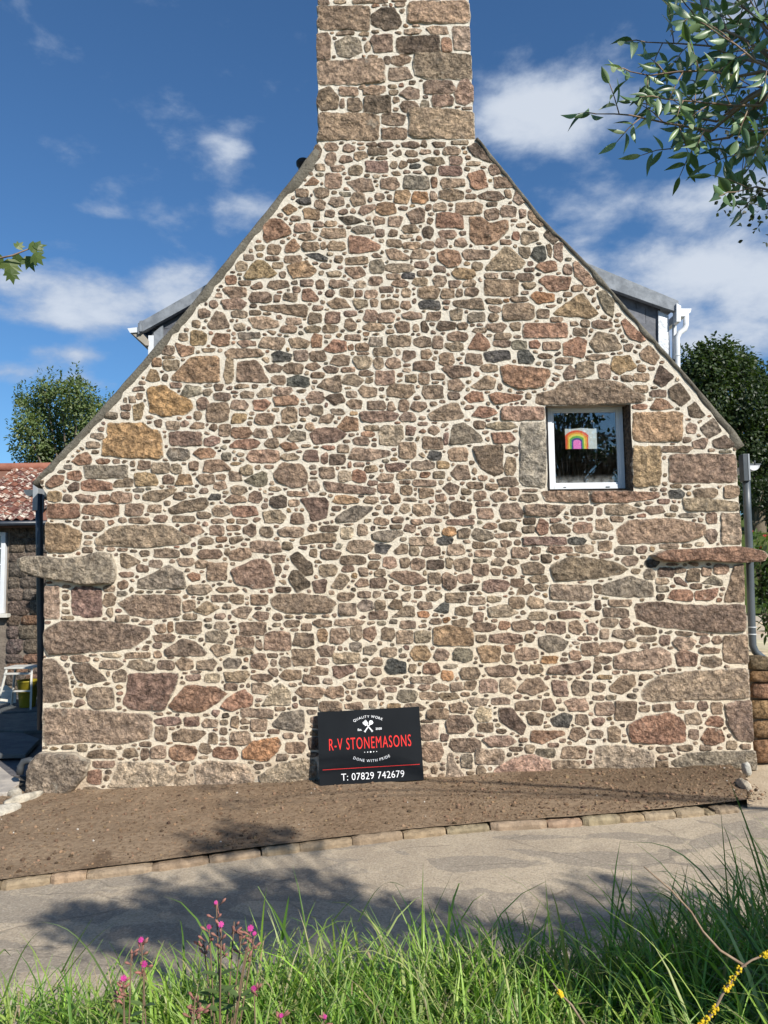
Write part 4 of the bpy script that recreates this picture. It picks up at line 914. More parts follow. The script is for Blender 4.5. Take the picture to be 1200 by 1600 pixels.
# ---- verge copings: cement fillet on the left rake, weathered slabs on the right
def cement_build(q, P):
    c = q.mix(q.ramp(q.noise(P, 5, 6, .65, .4), .3, .7), (.135, .120, .095), (.215, .195, .155))
    c = q.mix(q.ramp(q.noise(P, 16, 6, .7), .58, .7, 0, .7), c, (.30, .29, .23))
    c = q.mix(q.ramp(q.noise(P, 24, 5, .7), .40, .3, 0, .7), c, (.05, .046, .04))
    return principled(q, c, .93, bump(q, q.noise(P, 38, 7, .7), .03), spec=.1)
M_cement = material('mossy_cement', cement_build)
def coping(outer, widths, name, label, ydepth=(-.022, .42), lift=2):
    m = MB(); P = []
    L = arclen([Vector((a, b, 0)) for a, b in outer]); N = max(30, int(L[-1] / 9))
    ts = np.linspace(0, L[-1], N)
    X = np.interp(ts, L, [p[0] for p in outer]); Y = np.interp(ts, L, [p[1] for p in outer]); Wd = np.interp(ts, L, widths)
    side = 1 if X[-1] > X[0] else -1
    V = []
    left = outer[0][1] > outer[-1][1]
    for k in range(N):
        a, b = max(0, k - 1), min(N - 1, k + 1)
        d = Vector((X[b] - X[a], Y[b] - Y[a])).normalized()
        nn = Vector((-d.y, d.x))
        if nn.y < 0: nn = -nn                # pointing down into the wall
        j1 = 1.6 * mnoise.noise(Vector((k * .45, 3, side))); j2 = 7.0 * mnoise.noise(Vector((k * .33, 9, side))) + 3.0 * mnoise.noise(Vector((k * .9, 4, side)))
        o0 = (X[k] - nn.x * (lift + j1 * .5), Y[k] - nn.y * (lift + j1 * .5)); i0 = (X[k] + nn.x * (Wd[k] + j2), Y[k] + nn.y * (Wd[k] + j2))
        wo, wi = wall_xz([o0, i0])
        yf = ydepth[0] + .012 * mnoise.noise(Vector((k * .3, 1, side)))
        wm = wo * .55 + wi * .45
        V += [(wo[0], ydepth[1], wo[1]), (wo[0], yf + .012, wo[1]), (wo[0] * .88 + wi[0] * .12, yf, wo[1] * .88 + wi[1] * .12), (wm[0], yf - .004, wm[1]), (wi[0], .012, wi[1]), (wi[0], ydepth[1], wi[1])]
    F = [(k * 6 + j, (k + 1) * 6 + j, (k + 1) * 6 + (j + 1) % 6, k * 6 + (j + 1) % 6) for k in range(N - 1) for j in range(6)]
    F += [tuple(range(6)), tuple(range((N - 1) * 6, N * 6))[::-1]]
    m.add(V, F, None, True)
    o = m.build(name, M_cement, cottage); o['label'] = label
    return o
coping([(52, 756), (135, 668), (213, 580), (300, 478), (322, 450), (400, 354), (440, 304), (470, 265), (493, 233)], [9, 12, 12, 12, 14, 12, 11, 20, 16], 'coping', 'grey cement fillet along the left rake')
coping([(745, 217), (800, 285), (850, 348), (928, 425), (985, 492), (1055, 570), (1100, 622), (1150, 680), (1161, 697)], [6, 5, 5, 6, 6, 6, 7, 13, 15], 'coping', 'mossy weathered coping along the right rake')
# dark ridge pot end showing beside the foot of the stack
pb = at(474, 262, .45)
mb = MB()
mb.lathe([(.0, -.14), (.05, -.14), (.055, .0), (.075, .02), (.08, .06), (.06, .085), (.0, .095)], 14, (0, 0, 0))
o = mb.build('vent_cap', plain('black_cast', (.02, .019, .018), (.035, .03, .028), 20, .6), cottage, loc=pb)

# ---- body of the house behind the gable: side walls, back wall, roof
def pt(px, py, Y=0): return at(px, py, Y)
eL, eR = WL[5], WR[5]; ridge_z = WL[13, 1]
sideL, sideR = float(xl(2.4)) + .05, float(xr(2.4)) - .05
mb = MB()
for (x, s_) in ((sideL, -1), (sideR, 1)):
    mb.box((min(x, x - s_ * .4), .5, -.6), (max(x, x - s_ * .4), 7.4, 2.72))
mb.box((sideL + .4, 7.0, -.6), (sideR - .4, 7.4, 2.72))
M_render = plain('roughcast', (.34, .30, .25), (.42, .38, .31), 5, .92, .012, 60)
mb.build('side_walls', M_render, cottage)
mb = MB()
mb.prism([(sideL, 2.722), (sideR, 2.722), (.1, ridge_z - .75)], 7.0, 7.4)
mb.build('rear_gable', M_render, cottage)
def roofslab(ax, az, bx, bz, th):
    m = MB(); d = Vector((bx - ax, 0, bz - az)); n_ = Vector((-d.z, 0, d.x)).normalized()
    if n_.z < 0: n_ = -n_
    a, b = Vector((ax, .42, az)) - n_ * .16, Vector((bx, .42, bz)) - n_ * .16
    lo = -n_ * th
    V = []
    for y in (.425, 7.5):
        V += [(a.x, y, a.z), (b.x, y, b.z), (b.x + lo.x, y, b.z + lo.z), (a.x + lo.x, y, a.z + lo.z)]
    m.add(V, [(0, 1, 2, 3), (7, 6, 5, 4), (0, 4, 5, 1), (1, 5, 6, 2), (2, 6, 7, 3), (3, 7, 4, 0)])
    return m
topx = .12; ztop = float(WL[13, 1]) + .45
roof = roofslab(eL[0] + .02, eL[1], WL[13, 0], WL[13, 1], .1).build('roof', M_slate, cottage)
roofslab(eR[0] - .02, eR[1], WR[12, 0], WR[12, 1], .1).build('roof', M_slate, cottage)
mb = MB(); mb.box((WL[13, 0] - .05, .51, WL[13, 1] - .35), (WR[12, 0] + .05, 7.4, WL[13, 1] - .18)); mb.build('ridge', M_slate, cottage)

# ---- window
win = bpy.data.objects.new('window', None); link(win, cottage); win['label'] = 'small white framed casement window'
YF = .135
fx0, fx1 = at(857, 700, YF).x, at(975, 700, YF).x
fz0, fz1 = at(915, 764, YF).z, at(915, 634, YF).z
def framebars(m, x0, x1, z0, z1, w, y0, y1):
    m.box((x0, y0, z0), (x0 + w, y1, z1)); m.box((x1 - w, y0, z0), (x1, y1, z1))
    m.box((x0 + w, y0, z0), (x1 - w, y1, z0 + w)); m.box((x0 + w, y0, z1 - w), (x1 - w, y1, z1))
def bevel(o, w=.004, seg=2):
    b = o.modifiers.new('bevel', 'BEVEL'); b.width = w; b.segments = seg; b.limit_method = 'ANGLE'
    return o
m = MB(); framebars(m, fx0, fx1, fz0, fz1, .044, YF, YF + .06); bevel(m.build('frame', M_white, win))
m = MB(); framebars(m, fx0 + .040, fx1 - .040, fz0 + .040, fz1 - .040, .026, YF + .012, YF + .05); bevel(m.build('sash', M_white, win), .006)
def glass_build(q, P):
    lw = q.n('ShaderNodeLayerWeight'); lw.inputs[0].default_value = .5
    fr = q.m('ADD', q.m('MULTIPLY', q.m('POWER', lw.outputs['Facing'], 4.0), .9), .045)
    gl = q.n('ShaderNodeBsdfGlossy'); gl.inputs['Roughness'].default_value = .004
    tr = q.n('ShaderNodeBsdfTransparent'); tr.inputs[0].default_value = (.96, .98, .98, 1)
    mx = q.n('ShaderNodeMixShader'); q.put(mx.inputs[0], q.m('MULTIPLY', fr, 2.6, clamp=True))
    q.link(tr.outputs[0], mx.inputs[1]); q.link(gl.outputs[0], mx.inputs[2])
    # dust and dried drips on the pane
    df = q.n('ShaderNodeBsdfDiffuse'); df.inputs[0].default_value = (.6, .6, .57, 1)
    st = q.noise(q.vscale(P, (60, 1, 7)), 1.0, 4, .6)
    sz = q.n('ShaderNodeSeparateXYZ'); q.link(P, sz.inputs[0])
    low = q.ramp(sz.outputs[2], float(fz0) + .03, float(fz0) + .16, .30, 0)
    dn = q.m('ADD', q.m('MULTIPLY', q.ramp(st, .5, .85), .03), q.m('MULTIPLY', low, q.ramp(q.noise(P, 18, 4), .25, .7)))
    m2 = q.n('ShaderNodeMixShader'); q.link(dn, m2.inputs[0]); q.link(mx.outputs[0], m2.inputs[1]); q.link(df.outputs[0], m2.inputs[2])
    return m2.outputs[0]
M_glass = material('window_glass', glass_build)
m = MB(); m.box((fx0 + .062, YF + .026, fz0 + .062), (fx1 - .062, YF + .032, fz1 - .062)); m.build('pane', M_glass, win)
m = MB(); m.box((fx0 + .14, YF - .004, fz0 + .016), (fx0 + .165, YF + .002, fz0 + .022)); m.box((fx1 - .20, YF - .004, fz0 + .012), (fx1 - .16, YF + .002, fz0 + .022))
m.build('drain_slot', plain('slot_black', (.03, .03, .03)), win)
# reveals of the opening
m = MB(); cstone = (.19, .145, .11)
def reveal(a, b, c_, d):
    # subdivided rough quad
    V = []; N = 10
    for i in range(N + 1):
        for j in range(5):
            u, w_ = i / N, j / 4
            p = (Vector(a).lerp(Vector(b), u)).lerp(Vector(d).lerp(Vector(c_), u), w_)
            k = .008 * mnoise.noise(p * 14)
            V.append((p.x + k, p.y, p.z + k))
    m.add(V, [(i * 5 + j, (i + 1) * 5 + j, (i + 1) * 5 + j + 1, i * 5 + j + 1) for i in range(N) for j in range(4)], cstone, True)
y0r, y1r = -.012, YF + .07
ox0, ox1, oz0, oz1 = WX0, WX1, WZ0, WZ1
reveal((ox0, y0r, oz0), (ox0, y0r, oz1), (fx0, y1r, fz1 + .005), (fx0, y1r, fz0))
reveal((ox1, y0r, oz0), (ox1, y0r, oz1), (fx1, y1r, fz1 + .005), (fx1, y1r, fz0))
reveal((ox0, y0r, oz1), (ox1, y0r, oz1), (fx1, y1r, fz1 + .002), (fx0, y1r, fz1 + .002))
reveal((ox0, y0r, oz0), (ox1, y0r, oz0), (fx1, y1r, fz0 - .002), (fx0, y1r, fz0 - .002))
m.build('reveal', M_granite, win)
# the room behind
m = MB(); a, b = (fx0 - .9, YF + .10, fz0 - .9), (fx1 + .6, YF + 2.4, fz1 + .5)
x0, y0, z0 = a; x1, y1, z1 = b
m.add([(x0, y0, z0), (x1, y0, z0), (x1, y1, z0), (x0, y1, z0), (x0, y0, z1), (x1, y0, z1), (x1, y1, z1), (x0, y1, z1)],
      [(0, 1, 2, 3), (4, 7, 6, 5), (1, 5, 6, 2), (2, 6, 7, 3), (3, 7, 4, 0)])
m.build('room', plain('room_wall', (.16, .16, .155), (.2, .2, .19)), cottage)

# child's rainbow drawing taped inside the pane
yp = YF + .024
yp = YF + .040
px0, px1 = at(883.5, 700, yp).x, at(933, 700, yp).x; pz0, pz1 = at(905, 701.5, yp).z, at(905, 669.5, yp).z
draw = empty('rainbow_drawing', ((px0 + px1) / 2, yp, pz0))
tag(draw, "child's crayon rainbow on white paper taped inside the window pane", 'drawing')
pw, ph = px1 - px0, pz1 - pz0
m = MB(); V = []; N = 12
for i in range(N + 1):
    for j in range(5):
        u, w_ = i / N, j / 4
        V.append(((u - .5) * pw, .004 * mnoise.noise(Vector((u * 5, w_ * 4, 2))), w_ * ph * (1 - .02 * math.sin(u * 9))))
m.add(V, [(i * 5 + j, (i + 1) * 5 + j, (i + 1) * 5 + j + 1, i * 5 + j + 1) for i in range(N) for j in range(4)], None, True)
def paper(name, c1, c2, k=.45):
    def build(q, P):
        f = q.ramp(q.noise(q.vscale(P, (150, 1, 60)), 1, 4, .7), .35, .65)
        p = principled(q, q.mix(f, c1, c2), .7)
        t = q.n('ShaderNodeBsdfTranslucent'); q.link(q.mix(f, c1, c2), t.inputs[0])
        mx = q.n('ShaderNodeMixShader'); mx.inputs[0].default_value = .3; q.link(p, mx.inputs[1]); q.link(t.outputs[0], mx.inputs[2])
        return mx.outputs[0]
    return material(name, build)
m.build('paper', paper('paper_white', (.86, .87, .84), (.80, .82, .78)), draw)
bands = [((.85, .10, .05), (.95, .22, .08), .50), ((.95, .40, .04), (.98, .55, .10), .43), ((.95, .80, .06), (.98, .88, .3), .37), ((.12, .50, .10), (.3, .62, .16), .305), ((.05, .05, .22), (.12, .12, .34), .235), ((.80, .10, .50), (.92, .36, .68), .17)]
rcx = -.5 * pw + .365 * pw
for bi, (c1, c2, r_) in enumerate(bands):
    m = MB(); hw = r_ * .72 * pw; N = 18
    top = ph * (.20 + r_ * 1.42)
    V = [(rcx - hw, -.0012 * (bi + 3.5), 0), (rcx + hw, -.0012 * (bi + 3.5), 0)]
    side_z = max(.0, top - hw * .62)
    for k in range(N + 1):
        a = math.pi * k / N
        wob = 1 + .045 * math.sin(a * 5 + bi * 1.7) + .02 * math.sin(a * 11 + bi)
        V.append((rcx + hw * math.cos(a) * wob, -.0012 * (bi + 3.5), side_z + (top - side_z) * math.sin(a)))
    m.add(V, [tuple([0, 1] + list(range(2, len(V))))])
    m.build('crayon_band', paper('crayon_%d' % bi, c1, c2), draw)

# ---- rainwater goods
gut = bpy.data.objects.new('gutter', None); link(gut, cottage); gut['label'] = 'white end of the half round gutter at the right eave'
def halfround(m, cx, cz, r, y0, y1, th=.006, n=12):
    V = []; 
    for y in (y0, y1):
        for rr in (r, r - th):
            for k in range(n + 1):
                a = math.pi + math.pi * k / n
                V.append((cx + rr * math.cos(a), y, cz + rr * math.sin(a)))
    w_ = n + 1
    F = []
    for k in range(n):
        F.append((k, k + 1, 2 * w_ + k + 1, 2 * w_ + k)); F.append((w_ + k + 1, w_ + k, 3 * w_ + k, 3 * w_ + k + 1)); F.append((k + 1, k, w_ + k, w_ + k + 1))
        F.append((2 * w_ + k, 2 * w_ + k + 1, 3 * w_ + k + 1, 3 * w_ + k))
    m.add(V, F, None, True)
    m.add([(cx + (r - .001) * math.cos(math.pi + math.pi * k / n), y0 + .004, cz + (r - .001) * math.sin(math.pi + math.pi * k / n)) for k in range(n + 1)], [tuple(range(n + 1))])
yg = .42
pg = at(1178, 726, yg)
m = MB(); halfround(m, pg.x, pg.z, .062, yg, 7.4); m.build('trough', plain('pale_gutter', (.50, .52, .54), (.58, .60, .62), 8, .45), gut)
m = MB(); m.box((pg.x - .064, yg + .0, pg.z - .004), (pg.x + .075, yg + .02, pg.z + .012)); m.tube([(pg.x + .01, yg, pg.z + .0), (pg.x + .01, yg, pg.z + .045)], .006, 6); m.build('bracket', M_grey_upvc, gut)
def pipe_px(pts, Y): return [at(a, b, Y) for a, b in pts]
dpR = bpy.data.objects.new('downpipe', None); link(dpR, cottage); dpR['label'] = 'grey plastic downpipe at the right corner'
yp_ = .28
m = MB(); m.tube(pipe_px([(1166, 742), (1168, 800), (1171, 860), (1173, 930), (1175, 985), (1176, 1008), (1180, 1018), (1190, 1027), (1200, 1034), (1214, 1040)], yp_), .037, 14); m.build('pipe', M_grey_upvc, dpR)
a = at(1163, 710, yp_ - .02); b = at(1164, 752, yp_ - .02)
m = MB(); m.box((a.x - .035, yp_ - .06, b.z), (a.x + .012, yp_ + .04, a.z)); bevel(m.build('board_end', plain('dark_fascia', (.05, .06, .07), (.07, .08, .09), 8, .5), dpR))
m = MB(); m.box((a.x + .014, yp_ - .062, b.z + .004), (a.x + .034, yp_ + .04, a.z)); bevel(m.build('fascia_end', plain('grey_fascia', (.24, .26, .28), (.30, .32, .34), 8, .5), dpR))
for yy in (980, 991):
    c = at(1175.2, yy, yp_); m = MB(); m.tube([c - Vector((0, 0, .006)), c + Vector((0, 0, .006))], .041, 14); m.build('collar', plain('clip_band', (.42, .44, .45), (.5, .52, .53), 8, .4), dpR)
dpL = bpy.data.objects.new('downpipe', None); link(dpL, cottage); dpL['label'] = 'dark downpipe at the shaded left corner'
m = MB(); m.tube(pipe_px([(61, 772), (62, 860), (63, 940), (64, 1010), (64, 1140)], .30), .036, 12); m.build('pipe', M_dark_pipe, dpL)
m = MB(); m.tube(pipe_px([(56, 1192), (46, 1188), (37, 1190), (32, 1198), (31, 1210)], .16), .033, 12); o = m.build('outlet_bend', plain('grey_outlet', (.05, .055, .06), (.07, .075, .08), 9, .5), dpL)  # pale bend, the corner's shade put into its dark colour
gl_ = bpy.data.objects.new('gutter', None); link(gl_, cottage); gl_['label'] = 'grey gutter end at the left eave'
pg = at(47, 771, .42); m = MB(); halfround(m, pg.x, pg.z + .04, .07, .42, 7.3); m.build('trough', M_grey_upvc, gl_)
a = at(54, 756, .3); b = at(61, 798, .3)
m = MB(); m.box((a.x, .26, b.z), (b.x, .42, a.z)); bevel(m.build('fascia_end', plain('grey_fascia', (.24, .26, .28), (.30, .32, .34), 8, .5), gl_))

# ---- dormers: shed roofed, slate cheeks, behind the copings
YD = 2.3
def dormer(name, label, verge, post, gutter, cheek, mirror):
    dm = bpy.data.objects.new(name, None); link(dm, cottage); dm['label'] = label
    y1 = YD + 2.2
    # lead verge board
    m = MB(); q = [at(a, b, YD) for a, b in verge]
    m.prism([(p.x, p.z) for p in q], YD - .10, YD - .02); bevel(m.build('verge_board', M_lead, dm), .004)
    # roof deck behind the verge
    m = MB(); t0, t1 = q[0], q[1]
    m.prism([(t0.x, t0.z + .012), (t1.x, t1.z + .012), (t1.x, t1.z - .06), (t0.x, t0.z - .06)], YD - .019, y1); m.build('roof_deck', M_lead, dm)
    # cheek: backing board and single slates
    c = [at(a, b, YD + .03) for a, b in cheek]
    m = MB(); m.prism([(p.x, p.z) for p in c], YD + .03, YD + .10); m.build('cheek_board', plain('cheek_backing', (.04, .042, .05)), dm)
    xs_ = [p.x for p in c]; zs_ = [p.z for p in c]
    z = max(zs_); row = 0
    srng2 = random.Random(3)
    cz = sorted([(p.x, p.z) for p in c[:2]])
    while z > min(zs_) and row < 12:
        x = min(xs_) + (-.12 if row % 2 else 0)
        while x < max(xs_):
            xa, xb = max(x, min(xs_)), min(x + .25, max(xs_))
            za = lambda xx: np.interp(xx, [cz[0][0], cz[1][0]], [cz[0][1], cz[1][1]])
            ztl, ztr = min(z, za(xa) - .005), min(z, za(xb) - .005)
            if xb - xa > .03 and (ztl > z - .20 or ztr > z - .20):
                zl = z - .205
                m = MB(); m.prism([(xa + .003, zl), (xb - .003, zl), (xb - .003, max(zl + .01, ztr)), (xa + .003, max(zl + .01, ztl))], YD + .012 + .0015 * (row % 2) + srng2.uniform(0, .003), YD + .027)
                m.build('slate', M_slate, dm)
            x += .25
        z -= .205; row += 1
    # white corner post and eave
    q = [at(a, b, YD - .03) for a, b in post]
    m = MB(); m.box((min(p.x for p in q), YD - .03, min(p.z for p in q)), (max(p.x for p in q), YD + .06, max(p.z for p in q))); bevel(m.build('corner_post', M_white, dm))
    # gutter, running away from the viewer
    q = [at(a, b, YD - .08) for a, b in gutter]
    m = MB(); m.prism([(p.x, p.z) for p in q], YD - .08, y1); m.build('gutter_end', M_white, dm)
    return dm
dmL = dormer('dormer', 'left roof dormer with dark slate cheek and lead verge', [(219, 509), (330, 446), (334, 462), (219, 526)], [(231.5, 524), (239, 600)], [(199, 513), (217, 511), (216, 519), (203, 520)],
       [(238, 517), (322, 466), (322, 600), (238, 600)], 1)
m = MB(); q = [at(a, b, YD - .05) for a, b in [(206, 521), (222, 520), (232, 532), (232, 540), (228, 540)]]; m.prism([(p.x, p.z) for p in q], YD - .06, YD + 2.2); m.build('soffit', plain('soffit_tan', (.30, .27, .22), (.36, .32, .27)), dmL)
m = MB(); q = [at(a, b, YD - .105) for a, b in [(218, 502), (222.5, 501), (223, 518), (218, 518)]]; m.prism([(p.x, p.z) for p in q], YD - .115, YD - .04); m.build('eave_cap', M_lead, dmL)
m = MB(); q = [at(a, b, YD - .04) for a, b in [(239.5, 519), (254, 507), (254, 600), (239.5, 600)]]; m.prism([(p.x, p.z) for p in q], YD - .025, YD + .008); m.build('lead_flashing', M_lead, dmL)
dmR = dormer('dormer', 'right roof dormer with slate cheek and white gutter', [(906, 412), (1056, 474), (1056, 492), (1030, 484), (906, 440)], [(1045, 498), (1051, 640)], [(1064, 482), (1080.5, 482), (1079, 488), (1071, 494), (1064, 494)],
       [(925, 437), (1031, 482), (1031, 640), (925, 640)], -1)
m = MB(); q = [at(a, b, YD - .05) for a, b in [(1030, 484), (1046, 492), (1046, 640), (1031, 640)]]; m.prism([(p.x, p.z) for p in q], YD - .02, YD + .01); m.build('lead_flashing', plain('pale_lead', (.42, .44, .46), (.56, .58, .60), 5, .5, .02, 9, metal=.2), dmR)
m = MB(); q = [at(a, b, YD - .12) for a, b in [(1056.5, 474), (1064, 478), (1063.5, 503), (1056.5, 503)]]; m.prism([(p.x, p.z) for p in q], YD - .13, YD + .0); bevel(m.build('eave_cap', M_white, dmR))
m = MB(); m.tube(pipe_px([(1072, 492), (1072, 508), (1070, 514), (1062, 520), (1058, 528), (1058.5, 560), (1059, 640)], YD - .05), .036, 12); m.build('white_pipe', M_white, dmR)
m = MB(); q = [at(a, b, YD + .05) for a, b in [(1051.5, 498), (1056, 498), (1056, 640), (1051.5, 640)]]; m.prism([(p.x, p.z) for p in q], YD + .02, YD + .08); m.build('cheek_trim', plain('trim_grey', (.6, .62, .65)), dmR)
c = at(1058.6, 556, YD - .05); m = MB(); m.tube([c - Vector((0, 0, .006)), c + Vector((0, 0, .006))], .041, 12); m.build('pipe_clip', M_white, dmR)
# ================================================================== SIGN BOARD
bc = at(581, 1222.5, -.17)
SW, SH = .985, .675
sign = empty('sign_board', (bc.x, -.17, soil_z(bc.x, -.17) - .005))
sign.rotation_euler = (R(-10.5), R(-2.1), R(2.0))
tag(sign, 'black stonemasons advertising board with red and white lettering leaning on the wall', 'sign')
M_black = plain('sign_black', (.0075, .009, .011), (.010, .012, .0145), 3, .6, spec=.12)
M_red = plain('sign_red', (.78, .035, .028), (.74, .03, .025), 9, .5)
M_ink = plain('sign_white', (.82, .82, .82), (.80, .80, .80), 9, .5)
m = MB(); m.box((-SW / 2, 0, 0), (SW / 2, .012, SH)); bevel(m.build('board', M_black, sign), .002)
def text_mesh(body, size, bold=0.0, space=1.0):
    cu = bpy.data.curves.new('txt', 'FONT'); cu.body = body; cu.size = size; cu.offset = bold
    cu.space_character = space; cu.align_x = 'CENTER'; cu.resolution_u = 4; cu.fill_mode = 'FRONT'
    ob = bpy.data.objects.new('txt', cu); col.objects.link(ob)
    bpy.context.view_layer.update()
    dg = bpy.context.evaluated_depsgraph_get()
    me = bpy.data.meshes.new_from_object(ob.evaluated_get(dg))
    V = [v.co.copy() for v in me.vertices]; F = [tuple(p.vertices) for p in me.polygons]
    bpy.data.objects.remove(ob); bpy.data.curves.remove(cu); bpy.data.meshes.remove(me)
    return V, F
def sx(u): return (u - .5) * SW
def sz(v): return (1 - v) * SH
def put_text(name, body, u0, u1, v0, v1, mat, bold=0.0, space=1.0):
    """fit the text into the box u0..u1, v0..v1 of the board (v from the top)"""
    V, F = text_mesh(body, 1.0, bold, space)
    xs_ = [p.x for p in V]; ys_ = [p.y for p in V]
    kx = (sx(u1) - sx(u0)) / (max(xs_) - min(xs_)); kz = (sz(v0) - sz(v1)) / (max(ys_) - min(ys_))
    m = MB(); m.add([(sx(u0) + (p.x - min(xs_)) * kx, -.0012, sz(v1) + (p.y - min(ys_)) * kz) for p in V], F)
    return m.build(name, mat, sign)
def arc_text(name, body, uc, vc, rad, half, size, mat, up=True):
    m = MB(); n = len(body)
    widths = []
    for ch in body:
        if ch == ' ': widths.append(.32); continue
        V, F = text_mesh(ch, 1.0, .005); xs_ = [p.x for p in V]; widths.append(max(xs_) - min(xs_) + .17)
    tot = sum(widths); acc = 0
    for ch, w in zip(body, widths):
        t = (acc + w / 2) / tot; acc += w
        if ch == ' ': continue
        a = -half + 2 * half * t
        V, F = text_mesh(ch, 1.0, .005); xs_ = [p.x for p in V]; mx = (max(xs_) + min(xs_)) / 2
        out = []
        for p in V:
            x, y = (p.x - mx) * size, (p.y - .35) * size
            if up: X = rad * math.sin(a) + x * math.cos(a) + y * math.sin(a); Z = rad * math.cos(a) - x * math.sin(a) + y * math.cos(a) - rad
            else: X = rad * math.sin(a) + x * math.cos(a) - y * math.sin(a); Z = -rad * math.cos(a) + x * math.sin(a) + y * math.cos(a) + rad
            out.append((sx(uc) + X, -.0012, sz(vc) + Z))
        m.add(out, F)
    return m.build(name, mat, sign)
arc_text('lettering', 'QUALITY WORK', .492, .098, .30, .50, .033, M_ink, True)['label'] = 'small white words QUALITY WORK curving upwards'
put_text('lettering', 'Est.', .388, .428, .258, .288, M_ink, .02)['label'] = 'tiny white Est.'
put_text('lettering', '2020', .562, .622, .258, .288, M_ink, .02)['label'] = 'tiny white year 2020'
put_text('lettering', 'R-V STONEMASONS', .105, .90, .375, .535, M_red, -.002, 1.15)['label'] = 'tall red words R-V STONEMASONS'
arc_text('lettering', 'DONE WITH PRIDE', .51, .70, .42, .43, .035, M_ink, False)['label'] = 'small white words DONE WITH PRIDE curving like a smile'
put_text('lettering', 'T: 07829 742679', .21, .815, .852, .945, M_ink, -.004, 1.05)['label'] = 'white telephone number 07829 742679'
m = MB(); m.box((sx(.035), -.0012, sz(.79)), (sx(.97), .003, sz(.783))); m.build('red_line', M_red, sign)
m = MB()
for k, r_ in zip(range(-2, 3), (.004, .005, .0075, .005, .004)):
    c = (sx(.503 + k * .029), sz(.582)); m.add([(c[0] + r_ * math.cos(t), -.0012, c[1] + r_ * math.sin(t)) for t in np.linspace(0, 2 * math.pi, 12, endpoint=False)], [tuple(range(12))])
m.build('dots', M_ink, sign)
# crossed mallet and chisel
m = MB()
def flat(pts, ang):
    c, s = math.cos(ang), math.sin(ang)
    return [(sx(.492) + x * c - z * s, -.0012, sz(.235) + x * s + z * c) for x, z in pts]
for ang, head in ((R(38), 'm'), (R(-38), 'c')):
    P_ = flat([(-.006, -.058), (.006, -.058), (.005, .02), (-.005, .02)], ang); m.add(P_, [(0, 1, 2, 3)])
    P_ = flat([(-.009, -.062), (.009, -.062), (.007, -.045), (-.007, -.045)], ang); m.add(P_, [(0, 1, 2, 3)])
    if head == 'm': P_ = flat([(-.017, .02), (.017, .02), (.023, .056), (-.023, .056)], ang); m.add(P_, [(0, 1, 2, 3)]); P_ = flat([(-.021, .059), (.021, .059), (.02, .064), (-.02, .064)], ang); m.add(P_, [(0, 1, 2, 3)])
    else: P_ = flat([(-.006, .02), (.006, .02), (.019, .038), (.02, .056), (0, .066), (-.02, .056), (-.019, .038)], ang); m.add(P_, [tuple(range(7))])
m.build('mallet_and_chisel_mark', M_ink, sign)

# ================================================================== RIGHT-HAND SIDE
# low retaining wall of ochre and brown stones
XR = float(xr(.6))
rw = empty('retaining_wall', (XR + .03, .1, 0))
tag(rw, 'low rough stone retaining wall at the right edge beside the gable', 'wall')
m = MB(); m.box((.0, .06, -.5), (3.2, .5, 1.0)); m.build('core', plain('earth_mortar', (.20, .15, .105), (.26, .20, .14), 12, .95, .02, 40), rw)
wr = random.Random(9)
z = .0; row = 0
heights = [.24, .19, .20, .16, .12, .14]
cols_ = [(.30, .18, .095), (.30, .185, .10), (.16, .12, .075), (.26, .15, .10), (.27, .19, .11), (.21, .155, .13)]
z = base_z(XR) - .05
for row, hh in enumerate(heights):
    x = .015
    while x < 3.0:
        w = wr.uniform(.22, .42)
        pts = box_outline((0, 0, 40, 40), wr, 12) / 40.0
        V = []; F = []; n = 12
        d0 = wr.uniform(.0, .03)
        for (s, y) in ((1, .1), (1, .0 - d0), (.9, -.03 - d0), (.45, -.038 - d0)):
            for p in pts: V.append((x + w * (.5 + (p[0] - .5) * s * .95), .05 + y + .008 * mnoise.noise(Vector((p[0] * 4, p[1] * 4, row + x))), z + hh * (.5 + (p[1] - .5) * s * .93)))
        for r_ in range(3):
            for k in range(n): F.append((r_ * n + k, r_ * n + (k + 1) % n, (r_ + 1) * n + (k + 1) % n, (r_ + 1) * n + k))
        F.append(tuple(range(3 * n, 4 * n)))
        mm = MB(); mm.add(V, F, jit(wr.choice([cols_[row % 6], cols_[wr.randrange(6)]]), wr, .15), True); mm.build('stone', M_granite, rw)
        x += w
    z += hh
m = MB()
tz = 1.005
# terrace paving behind the retaining wall
terr = tag(empty('terrace', (XR, .2, tz)), 'sunlit pale stone paving behind the retaining wall', 'paving', kind='structure')
m = MB(); m.box((.02, .0, -.1), (9, 14, -.02)); m.build('bedding', plain('pale_bedding', (.42, .35, .25), (.5, .42, .31), 4, .9, .01, 40), terr)
M_pave = material('pale_flag', lambda q, P: principled(q, q.mix(1.0, attr(q), q.mix(q.ramp(q.noise(P, 6, 5), .3, .7), (.8, .8, .8), (1.15, 1.14, 1.1)), 'MULTIPLY'), .85, bump(q, q.noise(P, 30, 5), .006)))
yy = .03
for r_ in range(12):
    d_ = wr.uniform(.5, .75); x = .04
    while x < 2.6:
        w = wr.uniform(.5, .9)
        mm = MB(); mm.box((x + .008, yy, -.02), (x + w - .008, yy + d_ - .016, .02 + wr.uniform(-.004, .004)), jit((.50, .415, .29), wr, .12)); bevel(mm.build('flagstone', M_pave, terr), .006)
        x += w
    yy += d_
